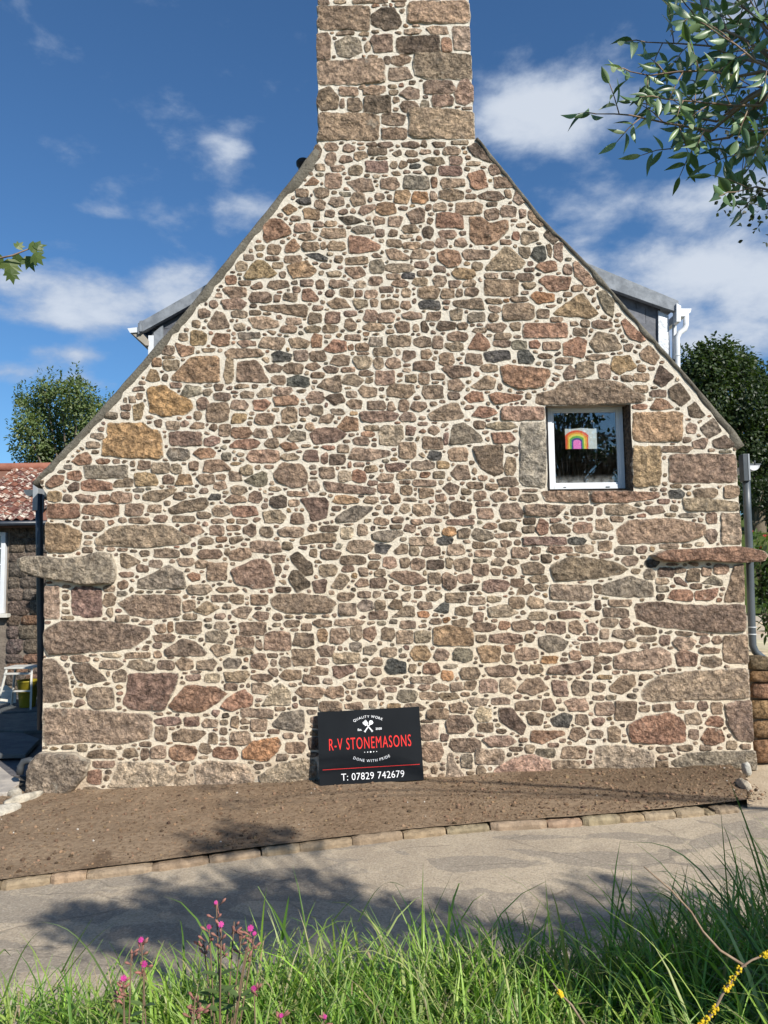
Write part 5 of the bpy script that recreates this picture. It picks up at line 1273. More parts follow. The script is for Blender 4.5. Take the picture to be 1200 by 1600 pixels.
# lawn rising behind
def lawn_build(q, P):
    c = q.mix(q.ramp(q.noise(P, 1.4, 6, .7), .3, .7), (.06, .095, .02), (.12, .15, .035))
    c = q.mix(q.ramp(q.noise(P, 30, 4, .7), .3, .7), q.mix(1.0, c, (.7, .7, .7), 'MULTIPLY'), c)
    return principled(q, c, .95, bump(q, q.noise(P, 60, 4), .03), spec=.1)
m = MB(); N = 24; V = []
for i in range(N + 1):
    for j in range(13):
        x = 4.2 + j * 2.2; y = 9 + i * 1.3; t = i / N
        V.append((x, y, 1.02 + 4.4 * (t ** .85) + .12 * mnoise.noise(Vector((x * .3, y * .3, 0)))))
m.add(V, [(i * 13 + j, i * 13 + j + 1, (i + 1) * 13 + j + 1, (i + 1) * 13 + j) for i in range(N) for j in range(12)], None, True)
tag(m.build('lawn', material('lawn_turf', lawn_build)), 'mown lawn rising behind the cottage on the right', 'lawn', kind='structure')

# ================================================================== foliage builders
M_leaf = leafmat('foliage')
def add_leaf(m, p, d, nrm, L, w, c, fold=.25, curl=.15):
    """a folded, pointed leaf: four quads"""
    d = d.normalized(); s = d.cross(nrm)
    if s.length < 1e-4: s = d.orthogonal()
    s.normalize(); u = s.cross(d).normalized()
    a = [p, p + d * L * .35 - u * curl * L * .05, p + d * L * .7 - u * curl * L * .2, p + d * L - u * curl * L * .5]
    l1, r1 = a[1] + s * w * .5 + u * fold * w * .5, a[1] - s * w * .5 + u * fold * w * .5
    l2, r2 = a[2] + s * w * .34 + u * fold * w * .34, a[2] - s * w * .34 + u * fold * w * .34
    m.add([a[0], a[1], a[2], a[3], l1, r1, l2, r2], [(0, 4, 1), (0, 1, 5), (4, 6, 2, 1), (1, 2, 7, 5), (6, 3, 2), (2, 3, 7)], c, True)
def rand_dir(rng):
    z = rng.uniform(-1, 1); a = rng.uniform(0, 6.283); r_ = math.sqrt(1 - z * z)
    return Vector((r_ * math.cos(a), r_ * math.sin(a), z))
def crown(m, clumps, n, L, c1, c2, rng, wfac=.5, shell=.45, droop=.2):
    """leaves through the volume of many clumps"""
    tot = sum(c[3] ** 2 for c in clumps)
    for (x, y, z, r_) in clumps:
        k = int(n * r_ * r_ / tot)
        tone = rng.random()
        for _ in range(k):
            d = rand_dir(rng); rr = r_ * (shell + (1 - shell) * rng.random() ** .6) * (1 + .25 * mnoise.noise(Vector((x + d.x * 2, y + d.y * 2, z + d.z * 2))))
            p = Vector((x, y, z)) + d * rr
            t = min(1, max(0, .5 * tone + .5 * rng.random()))
            c = tuple(a + (b - a) * t for a, b in zip(c1, c2))
            ld = (d * .6 + rand_dir(rng) * .8 + Vector((0, 0, -droop))).normalized()
            add_leaf(m, p, ld, (d + Vector((0, 0, .8)) + rand_dir(rng) * .7).normalized(), L * rng.uniform(.7, 1.25), L * wfac, jit(c, rng, .2, .08))
def limb(m, pts, r0, r1, n=8, c=None):
    N = 10; P_ = [Vector(p) for p in pts]; L = arclen(P_)
    ts = np.linspace(0, L[-1], N)
    Q = [Vector([float(np.interp(t, L, [p[k] for p in P_])) for k in range(3)]) for t in ts]
    m.tube(Q, [r0 + (r1 - r0) * i / (N - 1) for i in range(N)], n, c)

# ---- evergreen tree behind the left eave
tr = random.Random(12)
YT = 13.0
t0 = at(120, 800, YT)
tree = tag(empty('bushy_tree', (t0.x, YT, -.6)), 'leafy green tree behind the left eave above the red tiled roof', 'tree')
clumps = []
for (px, py, r_) in [(55, 690, 40), (85, 640, 38), (50, 640, 26), (40, 665, 22), (120, 620, 28), (70, 610, 20), (130, 650, 36), (95, 700, 42), (150, 640, 22), (65, 720, 30), (130, 690, 36), (160, 690, 30), (120, 600, 14), (125, 735, 30), (160, 720, 26), (175, 650, 20), (95, 605, 12), (35, 625, 12), (170, 740, 30)]:
    p = at(px, py, YT + tr.uniform(-.8, .8)); clumps.append((p.x - t0.x, p.y - YT, p.z + .6, r_ * 20.6 / FPX))
m = MB()
limb(m, [(0, 0, 0), (.1, 0, 2.0), (-.1, 0, 4.0)], .16, .10, 9)
for c in clumps: limb(m, [(-.1 + tr.uniform(-.1, .1), 0, 3.0 + tr.uniform(-.6, .8)), ((c[0] - .1) * .5, c[1] * .5, (3.2 + c[2]) * .52), c[:3]], .06, .012, 6)
m.build('trunk', M_bark, tree)
m = MB(); crown(m, clumps, 17000, .10, (.07, .105, .035), (.19, .235, .095), tr, .48, .2)
for k in range(160):
    c = tr.choice(clumps); d = rand_dir(tr); d.z = abs(d.z); p = Vector(c[:3]) + d * c[3] * 1.05
    for j in range(6): add_leaf(m, p + Vector((tr.uniform(-.03, .03), tr.uniform(-.03, .03), .06 * j)), rand_dir(tr) + d, Vector((0, 0, 1)), .10, .045, jit((.09, .13, .05), tr, .2))
m.build('crown', M_leaf, tree)

# ---- dark tree behind the right eave
YT = 26.0; t0 = at(1180, 760, YT)
tree = tag(empty('dark_tree', (t0.x, YT, 3.0)), 'large dense dark green tree behind the right eave', 'tree')
clumps = []
for (px, py, r_) in [(1085, 575, 36), (1120, 560, 34), (1150, 575, 36), (1185, 600, 40), (1100, 620, 50), (1150, 630, 55), (1200, 650, 50), (1080, 600, 34), (1110, 680, 50), (1170, 700, 60), (1220, 700, 60), (1190, 760, 50), (1230, 620, 50), (1130, 740, 50), (1100, 552, 14), (1135, 548, 14), (1165, 570, 18), (1240, 760, 50), (1090, 700, 40), (1200, 790, 34), (1165, 775, 34), (1220, 800, 34)]:
    p = at(px, py, YT + tr.uniform(-2.5, 1.5)); clumps.append((p.x - t0.x, p.y - YT, p.z - 3.0, r_ * 33.6 / FPX))
m = MB(); limb(m, [(0, 0, 0), (.1, 0, 2.2), (-.2, 0, 4.5)], .35, .2, 10)
for c in clumps[:14]: limb(m, [(0, 0, 1.6), (c[0] * .5, c[1] * .5, 1.0 + c[2] * .5), c[:3]], .12, .03, 6)
m.build('trunk', M_bark, tree)
m = MB(); crown(m, clumps, 42000, .18, (.020, .034, .013), (.06, .088, .03), tr, .6, .05)
m.build('crown', M_leaf, tree)
# lower screen of shrubs standing at the top of the lawn
for k, (px, py, r_, lab) in enumerate([(1178, 778, 30, 'dark shrub at the top of the lawn under the large tree'), (1230, 775, 34, 'dark shrub at the frame edge behind the lawn')]):
    if k: continue
    YS = 24.0; b = at(px, 806, YS); sh = tag(empty('dark_shrub', (b.x, YS, b.z - .4)), lab, 'shrub')
    cl = [(tr.uniform(-1.4, 1.4), tr.uniform(-.5, .5), tr.uniform(.5, 1.5), .7) for _ in range(7)]
    m = MB(); [limb(m, [(0, 0, 0), (c[0] * .5, c[1] * .5, c[2] * .6), c[:3]], .05, .015, 5) for c in cl]; m.build('trunk', M_bark, sh)
    m = MB(); crown(m, cl, 3000, .14, (.012, .022, .009), (.035, .055, .02), tr); m.build('crown', M_leaf, sh)

# ---- garden plants by the terrace
def garden_plant(px, py, Y, hpx, wpx, label, leafc, n, L, flowers=None, fcount=0):
    b = at(px, py, Y); s_ = (Y + 7.6) / FPX
    o = tag(empty('garden_plant', (b.x, Y, b.z)), label, 'plant')
    m = MB(); st = []
    for k in range(9):
        e = Vector((tr.uniform(-.5, .5) * wpx * s_, tr.uniform(-.25, .25) * wpx * s_, hpx * s_ * tr.uniform(.6, 1)))
        st.append(e); limb(m, [(e.x * .1, e.y * .1, 0), (e.x * .5, e.y * .5, e.z * .6), e], .008, .003, 5)
    m.build('stems', M_bark, o)
    m = MB()
    for _ in range(n):
        e = tr.choice(st); t = tr.uniform(.25, 1); p = Vector((e.x * t, e.y * t, e.z * t)) + rand_dir(tr) * .05
        add_leaf(m, p, (rand_dir(tr) + Vector((0, -.3, .25))).normalized(), Vector((0, -.4, 1)), L * tr.uniform(.7, 1.3), L * .3, jit(leafc, tr, .3, .1))
    m.build('leaves', M_leaf, o)
    for k in range(fcount):
        e = tr.choice(st); m = MB()
        for j in range(9):
            a = j * 2.4; d = Vector((math.cos(a), math.sin(a), .5 + .1 * j))
            add_leaf(m, e + Vector((0, -.02, .02)), d, Vector((0, 0, 1)), .05, .045, jit(flowers, tr, .2))
        m.build('flower', M_leaf, o)
    return o
garden_plant(1186, 905, 2.2, 70, 34, 'leafy plant with pink flowers just right of the downpipe', (.075, .12, .03), 260, .10, (.75, .16, .25), 5)
garden_plant(1192, 968, 1.6, 110, 30, 'dark glossy leaved shrub below the pink flowers', (.032, .055, .018), 260, .13)
garden_plant(1206, 1008, 1.0, 64, 28, 'low green plant on the terrace paving at the frame edge', (.05, .085, .022), 90, .11)

# edging stones at the right-hand end of the bed
er = random.Random(31)
M_edge = material('edging_rock', lambda q, P: principled(q, q.mix(1.0, attr(q), q.mix(q.ramp(q.noise(P, 14, 6, .65), .3, .7), (.68, .68, .68), (1.25, 1.23, 1.2)), 'MULTIPLY'), .9, bump(q, q.noise(P, 50, 6, .7), .02)))
def rock(name, loc, sx_, sy_, sz_, c, label, rng, rz=0, group=None):
    m = MB(); bmm = bmesh.new(); bmesh.ops.create_icosphere(bmm, subdivisions=3, radius=1.0); s0 = rng.uniform(0, 50)
    V = []
    for v in bmm.verts:
        p = v.co; k = 1 + .22 * mnoise.fractal(Vector((p.x * 1.3 + s0, p.y * 1.3, p.z * 1.3)), 1.0, 2.0, 3)
        f = lambda a: math.copysign(abs(a) ** .75, a)
        V.append((f(p.x) * sx_ * k, f(p.y) * sy_ * k, f(p.z) * sz_ * k))
    m.add(V, [tuple(v.index for v in f.verts) for f in bmm.faces], c, True); bmm.free()
    o = m.build(name, M_edge, None, loc, (0, 0, rz))
    return tag(o, label, 'stone', group)
for (px, py, s1, s2, lab, c) in [(1167, 1210, .035, .06, 'pale whitish edging stone at the far right end of the soil bed', (.52, .50, .44)), (1162, 1240, .04, .12, 'narrow pale edging stone nearest the kerb at the right end', (.46, .40, .31))]:
    p = at(px, py, -.18 if py < 1220 else -.6); rock('edging_stone', (p.x, p.y, soil_z(p.x - .05, p.y) + .0), s1, s2, .06, c, lab, er)
# sandy verge right of the bed
m = MB(); V = []
for i in range(12):
    for j in range(12):
        x = BED_R - .62 + i * .36; y = .2 + (kerb_y(x) - .2) * j / 11
        tj = j / 11; V.append((x, y - .12 * tj, (base_z(x) - .055) * (1 - tj) + (road_z(x) - .012) * tj + .010 * mnoise.noise(Vector((x * 3, y * 3, 0))) * (1 - tj)))
m.add(V, [(i * 12 + j, i * 12 + j + 1, (i + 1) * 12 + j + 1, (i + 1) * 12 + j) for i in range(11) for j in range(11)], None, True)
tag(m.build('verge', plain('sandy_verge', (.36, .28, .19), (.46, .37, .26), 5, .95, .01, 50)), 'bare sandy strip between bed end and retaining wall', 'verge', kind='structure')

# ================================================================== LEFT-HAND SIDE
XLw = float(xl(.6))
patio = tag(empty('patio', (XLw, 0, 0)), 'shaded flagstone yard left of the gable', 'patio', kind='structure')
m = MB(); m.box((-9, .05, -.5), (.35, 9.6, -.13)); m.build('bedding', plain('yard_earth', (.05, .045, .036), (.075, .066, .055), 6, .95, .01, 40), patio)
M_flag = material('yard_flag', lambda q, P: principled(q, q.mix(1.0, attr(q), q.mix(q.ramp(q.noise(P, 5, 6, .65), .3, .7), (.72, .72, .74), (1.25, 1.24, 1.2)), 'MULTIPLY'), .8, bump(q, q.noise(P, 22, 6, .65), .012)))
fl = random.Random(5)
def flag(poly_px, z, c, th=.05, Y=None):
    P_ = []
    for (px, py) in poly_px:
        d = rays(px, py); t = (z - CAM.z) / d[2]; P_.append((CAM.x + d[0] * t - XLw, CAM.y + d[1] * t))
    if sum(P_[i - 1][0] * P_[i][1] - P_[i][0] * P_[i - 1][1] for i in range(len(P_))) < 0: P_ = P_[::-1]
    m = MB(); m.slab(P_, z - th, z, jit(c, fl, .1)); bevel(m.build('flagstone', M_flag, patio), .008)
SHADE_FLAG = (.10, .105, .105)  # house shade put into the dark colour of the yard slabs
flag([(-40, 1148), (8, 1144), (36, 1145), (62, 1154), (40, 1178), (-40, 1179)], -.035, SHADE_FLAG)
flag([(-40, 1184), (40, 1183), (50, 1176), (66, 1160), (80, 1196), (40, 1212), (-40, 1206)], -.115, SHADE_FLAG)
flag([(-40, 1118), (70, 1112), (72, 1140), (38, 1142), (6, 1141), (-40, 1145)], -.09, SHADE_FLAG)
flag([(-40, 1096), (74, 1090), (72, 1109), (-40, 1115)], -.09, SHADE_FLAG)
flag([(-40, 1080), (74, 1077), (74, 1088), (-40, 1094)], -.09, SHADE_FLAG)
flag([(-40, 1066), (74, 1064), (74, 1075), (-40, 1078)], -.09, SHADE_FLAG)
flag([(-60, 1204), (0, 1197), (18, 1212), (31, 1216), (30, 1224), (12, 1238), (-60, 1239)], -.07, (.42, .38, .30), .06)  # sunlit slab, its light put into a paler colour
for (px, py, Y, a, b, c_, lab, col_, rz) in [
    (36, 1252, -.28, .19, .045, .05, 'long pale edging slab at the left end of the soil bed', (.50, .45, .36), 1.0),
    (3, 1273, -.62, .16, .09, .05, 'broad pale stone at the left frame edge beside the bed', (.52, .48, .40), .9),
    (23, 1241, -.12, .06, .05, .05, 'small pale stone tucked beside the drain bend', (.42, .38, .31), .2)]:
    p = at(px, py, Y); rock('edging_stone', (p.x, Y, soil_z(p.x, Y) + .012), a, b, c_, col_, lab, fl, rz)

# ---- outbuilding with the pantiled roof
YO = 6.2
bx = at(30, 1060, YO)
ob = empty('outbuilding', (bx.x, YO, -.13)); tag(ob, 'low stone outbuilding with lichen spotted red tiled roof at the left', 'outbuilding')
def lo(px, py, Y=YO):
    p = at(px, py, Y); return (p.x - bx.x, p.y - YO, p.z + .17)
ez = lo(20, 818)[2]
WXL, WXR = lo(-190, 900)[0], lo(120, 900)[0]
wxL0, wxL1 = lo(-60, 900)[0], lo(8, 900)[0]
wz0_, wz1_ = lo(5, 962)[2], lo(5, 835)[2]
def shedstone_build(q, P):
    return principled(q, q.mix(q.ramp(q.noise(P, 6, 5), .3, .7), (.13, .105, .085), (.2, .165, .13)), .92, bump(q, q.noise(P, 30, 6), .02))
m = MB()
m.box((WXL, .06, 0), (wxL0, .4, ez)); m.box((wxL1, .06, 0), (WXR, .4, ez)); m.box((wxL0, .06, 0), (wxL1, .4, wz0_)); m.box((wxL0, .06, wz1_), (wxL1, .4, ez))
m.build('wall', material('shed_core', shedstone_build), ob)
m = MB(); m.box((WXL, 3.6, 0), (WXR, 4.0, ez)); m.build('rear_wall', material('shed_core', shedstone_build), ob)
# its masonry, stone by stone, where it can be seen
sr = random.Random(8); z = .02
while z < ez - .12:
    hh = sr.uniform(.16, .27); x = wxL1 + .03
    while x < lo(90, 900)[0]:
        w = sr.uniform(.2, .45); n = 12; pts = box_outline((0, 0, 40, 40), sr, n) / 40.0; V = []; F = []
        for (s, y) in ((1, .1), (1, .05), (.96, .032), (.5, .028)):
            for p in pts: V.append((x + w * (.5 + (p[0] - .5) * s * .95), y, z + hh * (.5 + (p[1] - .5) * s * 1.0)))
        for r_ in range(3):
            for k in range(n): F.append((r_ * n + k, r_ * n + (k + 1) % n, (r_ + 1) * n + (k + 1) % n, (r_ + 1) * n + k))
        F.append(tuple(range(3 * n, 4 * n)))
        mm = MB(); mm.add(V, F, jit(sr.choice([(.19, .15, .115), (.16, .13, .105), (.24, .145, .10), (.17, .14, .12)]), sr, .15), True); mm.build('stone', M_granite, ob)
        x += w
    z += hh
wn = bpy.data.objects.new('window', None); link(wn, ob); wn['label'] = 'white painted window at the left frame edge'
m = MB(); m.box((wxL1 - .085, -.01, wz0_), (wxL1 - .01, .09, wz1_)); m.box((wxL0, -.01, wz0_), (wxL0 + .06, .09, wz1_)); m.box((wxL0 + .06, -.01, wz1_ - .06), (wxL1 - .085, .09, wz1_)); bevel(m.build('frame', M_white, wn))
for k in range(1, 5):
    zz = wz0_ + (wz1_ - wz0_) * k / 5
    m = MB(); m.box((wxL0 + .06, .0, zz - .012), (wxL1 - .0855, .06, zz + .012)); m.build('glazing_bar', M_white, wn)
m = MB(); m.box((wxL0 + .06, .035, wz0_), (wxL1 - .0855, .04, wz1_ - .06)); m.build('pane', M_glass, wn)
m = MB(); m.box((wxL0 - .1, -.10, wz0_ - .07), (wxL1 + .10, .12, wz0_ - .003)); bevel(m.build('sill', plain('pale_sill', (.5, .48, .42), (.58, .56, .5)), wn))
m = MB(); m.box((wxL0 - .1, .45, .1), (wxL1 + .1, 3.5, ez - .1)); 
m.build('inside', plain('shed_dark', (.03, .03, .03)), ob)
# roof: a slope of single pantiles
ry, rz_ = 2.1, 1.27
rf = bpy.data.objects.new('roof', None); link(rf, ob)
m = MB(); e0 = (-.22, ez - .02)
m.add([(WXL, -.22, ez - .03), (WXR, -.22, ez - .03), (WXR, ry, ez + rz_ - .03), (WXL, ry, ez + rz_ - .03), (WXL, -.22, ez - .13), (WXR, -.22, ez - .13), (WXR, ry, ez + rz_ - .13), (WXL, ry, ez + rz_ - .13)],
      [(0, 1, 2, 3), (7, 6, 5, 4), (0, 4, 5, 1), (1, 5, 6, 2), (3, 2, 6, 7), (0, 3, 7, 4)])
m.add([(WXL, ry, ez + rz_ - .04), (WXR, ry, ez + rz_ - .04), (WXR, ry + 2.1, ez - .05), (WXL, ry + 2.1, ez - .05)], [(0, 1, 2, 3)])
m.build('deck', plain('roof_deck', (.16, .08, .05), (.2, .1, .07)), rf)
def tile_build(q, P):
    c = q.mix(1.0, attr(q), q.mix(q.ramp(q.noise(P, 9, 5), .3, .7), (.7, .7, .7), (1.2, 1.2, 1.2)), 'MULTIPLY')
    c = q.mix(q.ramp(q.noise(P, 7.5, 6, .72, .6), .52, .60, 0, .9), c, (.58, .52, .44))
    c = q.mix(q.ramp(q.noise(P, 13, 5, .7), .60, .7, 0, .7), c, (.07, .05, .045))
    return principled(q, c, .9, bump(q, q.noise(P, 40, 5), .01))
M_tile = material('clay_tile', tile_build)
nrow = 13; tw = .165; slope = Vector((0, ry + .22, rz_)); sl = slope.length; sd = slope.normalized(); nrm = Vector((0, -sd.z, sd.y))
tile_meshes = []
for v_ in range(5):
    m = MB(); V = []; N = 7; Lh = sl / nrow + .05
    for e in (0, 1):
        for k in range(N):
            t = k / (N - 1); xx = (t - .5) * tw * 1.04; hz = .024 * math.cos(t * 2 * math.pi) + .012
            b = Vector((xx, 0, 0)) + sd * (e * Lh) + nrm * (hz + .026 * (1 - e)); V.append(tuple(b))
    for e in (0, 1):
        for k in range(N):
            p = Vector(V[e * N + k]) - nrm * .014; V.append(tuple(p))
    F = [(k, k + 1, N + k + 1, N + k) for k in range(N - 1)] + [(2 * N + k + 1, 2 * N + k, 3 * N + k, 3 * N + k + 1) for k in range(N - 1)] + [(k + 1, k, 2 * N + k, 2 * N + k + 1) for k in range(N - 1)]
    m.add(V, F, [(.155, .064, .047), (.18, .074, .05), (.13, .056, .044), (.20, .092, .062), (.115, .054, .046)][v_], True)
    me = m.mesh('tile'); me.materials.append(M_tile); tile_meshes.append(me)
xa, xb = lo(-25, 770, YO + .8)[0], lo(100, 770, YO + .8)[0]
nc = int((xb - xa) / tw)
for r_ in range(nrow):
    for k in range(nc):
        o = bpy.data.objects.new('tile', sr.choice(tile_meshes)); link(o, rf)
        p = Vector((xa + (k + .5) * tw + sr.uniform(-.006, .006), -.26, ez - .015)) + sd * (sl / nrow * r_)
        o.location = p; o.rotation_euler = (sr.uniform(-.02, .02), 0, sr.uniform(-.03, .03))
m = MB()
m.tube([(xa - 2, ry - .0, ez + rz_ + .02), (xb, ry - .0, ez + rz_ + .02)], .10, 10); m.add([], []); o = m.build('ridge_tiles', plain('ridge_clay', (.22, .085, .055), (.29, .12, .08), 6, .9, .01, 30), rf)
m = MB(); m.tube([(WXL, -.30, ez - .06), (WXR, -.30, ez - .06)], .045, 8); m.build('gutter', M_dark_pipe, ob)

# ---- step stool and bucket in the shade
YSx = 4.9
sb = at(36, 1068, YSx); stool = empty('step_stool', (sb.x, YSx, -.09)); tag(stool, 'white metal step stool with pale top in the shaded yard', 'stool')
k_ = (YSx + 7.6) / FPX
M_stool = plain('stool_paint', (.46, .45, .41), (.54, .53, .48), 12, .5)
tw_, th_ = .23, .62
m = MB(); m.box((-tw_, -.17, th_), (tw_, .20, th_ + .03)); bevel(m.build('top', M_stool, stool), .006)
for (x0, x1, y0) in ((-.30, -.20, -.24), (.24, .20, -.24), (-.30, -.20, .26), (.24, .20, .26)):
    m = MB(); m.bar((x0, y0, 0), (x1, y0 * .6, th_), .03, .03); m.build('leg', M_stool, stool)
m = MB(); m.bar((-.255, -.19, .28), (.225, -.19, .28), .025, .025); m.build('tread', M_stool, stool)
m = MB(); m.bar((-.225, -.17, .55), (.21, -.17, .55), .02, .03); m.build('rail', M_stool, stool)
bk = empty('bucket', (sb.x + .07, YSx + .02, -.09)); tag(bk, 'yellow plastic bucket standing under the white step stool', 'bucket')
m = MB(); m.lathe([(0, 0), (.115, 0), (.12, .01), (.165, .40), (.175, .405), (.175, .425), (.158, .42), (.112, .02), (0, .015)], 20); m.build('pail', plain('yellow_plastic', (.24, .19, .015), (.28, .22, .02), 6, .4), bk)  # shade under the stool put into a darker yellow
m = MB(); m.tube([(.17 * math.cos(a), -.03 - .05 * math.sin(a), .41 - .16 * math.sin(a)) for a in np.linspace(0, math.pi, 13)], .004, 5); m.build('handle', M_grey_upvc, bk)
# pale slabs leaning under the window
for (px, py, w_, h_, lab) in [(4, 1050, .22, .30, 'pale broken slab leaning under the outbuilding window')]:
    p = at(px, py, 5.3); s_ = empty('leaning_slab', (p.x, 5.3, -.09)); tag(s_, lab, 'slab'); s_.rotation_euler = (R(-18), 0, R(12))
    m = MB(); m.prism([(-w_, 0), (w_, 0), (w_ * .9, h_ * .6), (w_ * .2, h_), (-w_ * .9, h_ * .8)], 0, .05, (.5, .48, .42)); bevel(m.build('slab', M_flag, s_), .006)

# ================================================================== GRASS BANK AND FOREGROUND PLANTS
def bank_z(x, y):
    edge = -4.62 + .18 * mnoise.noise(Vector((x * .7, 2, 0))) 
    t = min(1, max(0, (edge - y) / .42)); t = t * t * (3 - 2 * t)
    top = .43 + .09 * x + .05 * mnoise.noise(Vector((x * 1.2, y * 1.2, 5)))
    zr = road_z(x) - .03
    return zr + (top - zr) * t
m = MB(); V = []; nx_, ny_ = 140, 50
for i in range(nx_):
    for j in range(ny_):
        x = -7 + 14 * i / (nx_ - 1); y = -4.7 - 8.3 * (j / (ny_ - 1)) ** 1.4; V.append((x, y, bank_z(x, y)))
m.add(V, [(i * ny_ + j, i * ny_ + j + 1, (i + 1) * ny_ + j + 1, (i + 1) * ny_ + j) for i in range(nx_ - 1) for j in range(ny_ - 1)], None, True)
tag(m.build('grass_bank', plain('bank_earth', (.035, .045, .015), (.07, .075, .03), 9, .95, .02, 40)), 'earth bank under the long grass in the foreground', 'bank', kind='structure')

gr = random.Random(17)
M_grass = leafmat('grass_blade', (1.1, 1.1, 1.05), .38, .42, .35)
gm = MB()
def blade(m, root, h, w, lean, az_, c, droop=1.0, seg=7):
    d = Vector((math.cos(az_), math.sin(az_), 0)); s = Vector((-d.y, d.x, 0))
    tw_ = gr.uniform(-.7, .7)
    s = (s * math.cos(tw_) + d * math.sin(tw_))
    P_ = []; p = Vector(root); ang = gr.uniform(.0, .25)
    st = h / seg
    for k in range(seg + 1):
        t = k / seg
        wk = w * (1 - t) ** .7 * (.75 + .5 * min(1, t * 4)) if t < 1 else 0
        P_.append((p + s * wk * .5, p - s * wk * .5, p + Vector((0, 0, 0))))
        ang += lean * (.25 + 1.5 * t * t * droop) / seg
        p = p + (d * math.sin(ang) + Vector((0, 0, math.cos(ang)))) * st
    V = []
    fold = d * (-w * .12)
    for a, b, c0 in P_: V += [a, c0 + fold, b]
    F = []
    for k in range(seg): F += [(3 * k, 3 * k + 1, 3 * k + 4, 3 * k + 3), (3 * k + 1, 3 * k + 2, 3 * k + 5, 3 * k + 4)]
    m.add(V, F, c, True)
GC = [(.23, .36, .055), (.28, .42, .075), (.18, .30, .05), (.33, .45, .11), (.13, .23, .05), (.38, .43, .17)]
def grass_h(x): return .40 + .07 * mnoise.noise(Vector((x * 2.3, 7, 1))) + (.14 * max(0, x - .5)) 
N_GR = 34000
for i in range(N_GR):
    x = gr.uniform(-1.9, 1.9); y = -4.66 - 1.75 * gr.random() ** 1.2
    z = bank_z(x, y)
    if z < road_z(x) + .03: continue
    t = gr.random()
    h = grass_h(x) * gr.uniform(.45, 1.15) * (1.35 if t > .95 else 1)
    if x < -.7: h *= .92
    c = gr.choice(GC)
    if t < .10: c = (.36, .31, .18)
    # keep blades off the lens
    blade(gm, (x, y, z - .01), h, gr.uniform(.007, .0165), gr.uniform(.7, 3.6), gr.uniform(0, 6.283), jit(c, gr, .25, .1))
# taller single blades and seed stalks standing clear of the mass, as in the photograph
def tall(px0, py0, px1, py1, dist, w, lean_dir=1, c=(.07, .14, .03), bow=.12):
    a, b = at(px0, py0, -7.6 + dist), at(px1, py1, -7.6 + dist - .05)
    m = gm; seg = 9; P_ = []
    d = b - a
    for k in range(seg + 1):
        t = k / seg; p = a + d * t + Vector((0, 0, 1)) * (bow * math.sin(math.pi * t) * d.length) 
        P_.append(p)
    V = []; s = Vector((0.75, .5, .2)).normalized()
    for k, p in enumerate(P_):
        t = k / seg; wk = w * (1 - t) ** .6
        V += [p + s * wk * .5, p + Vector((0, .15 * w, 0)), p - s * wk * .5]
    F = []
    for k in range(seg): F += [(3 * k, 3 * k + 1, 3 * k + 4, 3 * k + 3), (3 * k + 1, 3 * k + 2, 3 * k + 5, 3 * k + 4)]
    m.add(V, F, jit(c, gr, .15), True)
for a in [(1215, 1440, 1138, 1215, 2.0, .011, 1, (.10, .16, .05), .05), (1140, 1440, 1126, 1262, 2.1, .008, 1, (.075, .14, .035), .02), (1200, 1520, 968, 1318, 2.0, .008, 1, (.05, .09, .035), .22), (1170, 1440, 1130, 1288, 2.1, .008, 1, (.07, .13, .035), .1),
          (1190, 1500, 1045, 1362, 2.0, .007, 1, (.06, .1, .035), .15), (668, 1450, 706, 1367, 2.3, .005, 1, (.045, .08, .03), .02), (440, 1470, 452, 1398, 2.2, .013, 1, (.10, .18, .04), .02), (455, 1480, 420, 1410, 2.2, .01, 1, (.10, .17, .04), .05),
          (520, 1440, 572, 1393, 2.3, .009, 1, (.10, .16, .05), .08), (560, 1440, 635, 1388, 2.3, .006, 1, (.06, .11, .03), .3), (96, 1520, 146, 1432, 2.2, .007, 1, (.10, .15, .05), .03), (90, 1540, 222, 1425, 2.2, .006, 1, (.12, .17, .06), .12),
          (190, 1580, 60, 1440, 2.2, .006, 1, (.09, .14, .045), .2), (5, 1560, 70, 1450, 2.2, .006, 1, (.10, .16, .045), .15), (860, 1480, 852, 1372, 2.2, .006, 1, (.07, .13, .03), .03), (960, 1450, 975, 1362, 2.2, .008, 1, (.08, .15, .03), .03),
          (1060, 1440, 1075, 1350, 2.1, .008, 1, (.08, .15, .03), .05), (820, 1490, 845, 1405, 2.2, .007, 1, (.08, .15, .03), .05), (700, 1480, 702, 1408, 2.2, .009, 1, (.10, .18, .04), .02), (750, 1500, 748, 1434, 2.2, .010, 1, (.11, .19, .05), .02),
          (1180, 1450, 1110, 1330, 2.0, .008, 1, (.06, .12, .03), .12), (1195, 1400, 1160, 1290, 2.0, .009, 1, (.07, .13, .035), .06), (1090, 1470, 1010, 1395, 2.1, .009, 1, (.06, .11, .03), .2)]:
    tall(*a)
tag(gm.build('grass', M_grass), 'long green grass along the bottom of the picture', 'grass', kind='stuff')

# low broad-leaved weeds among the grass
wd = MB(); wrg = random.Random(3)
for i in range(420):
    x = wrg.uniform(-2.2, 2.2); y = -4.8 - 1.2 * wrg.random(); z = bank_z(x, y) + wrg.uniform(.05, .22)
    for k in range(4):
        a = wrg.uniform(0, 6.28); add_leaf(wd, Vector((x, y, z)), Vector((math.cos(a), math.sin(a), wrg.uniform(-.1, .6))), Vector((0, 0, 1)), wrg.uniform(.03, .065), wrg.uniform(.015, .028), jit((.085, .15, .04), wrg, .3))
tag(wd.build('weeds', M_leaf), 'small broad leaved weeds growing through the long grass', 'weeds', kind='stuff')

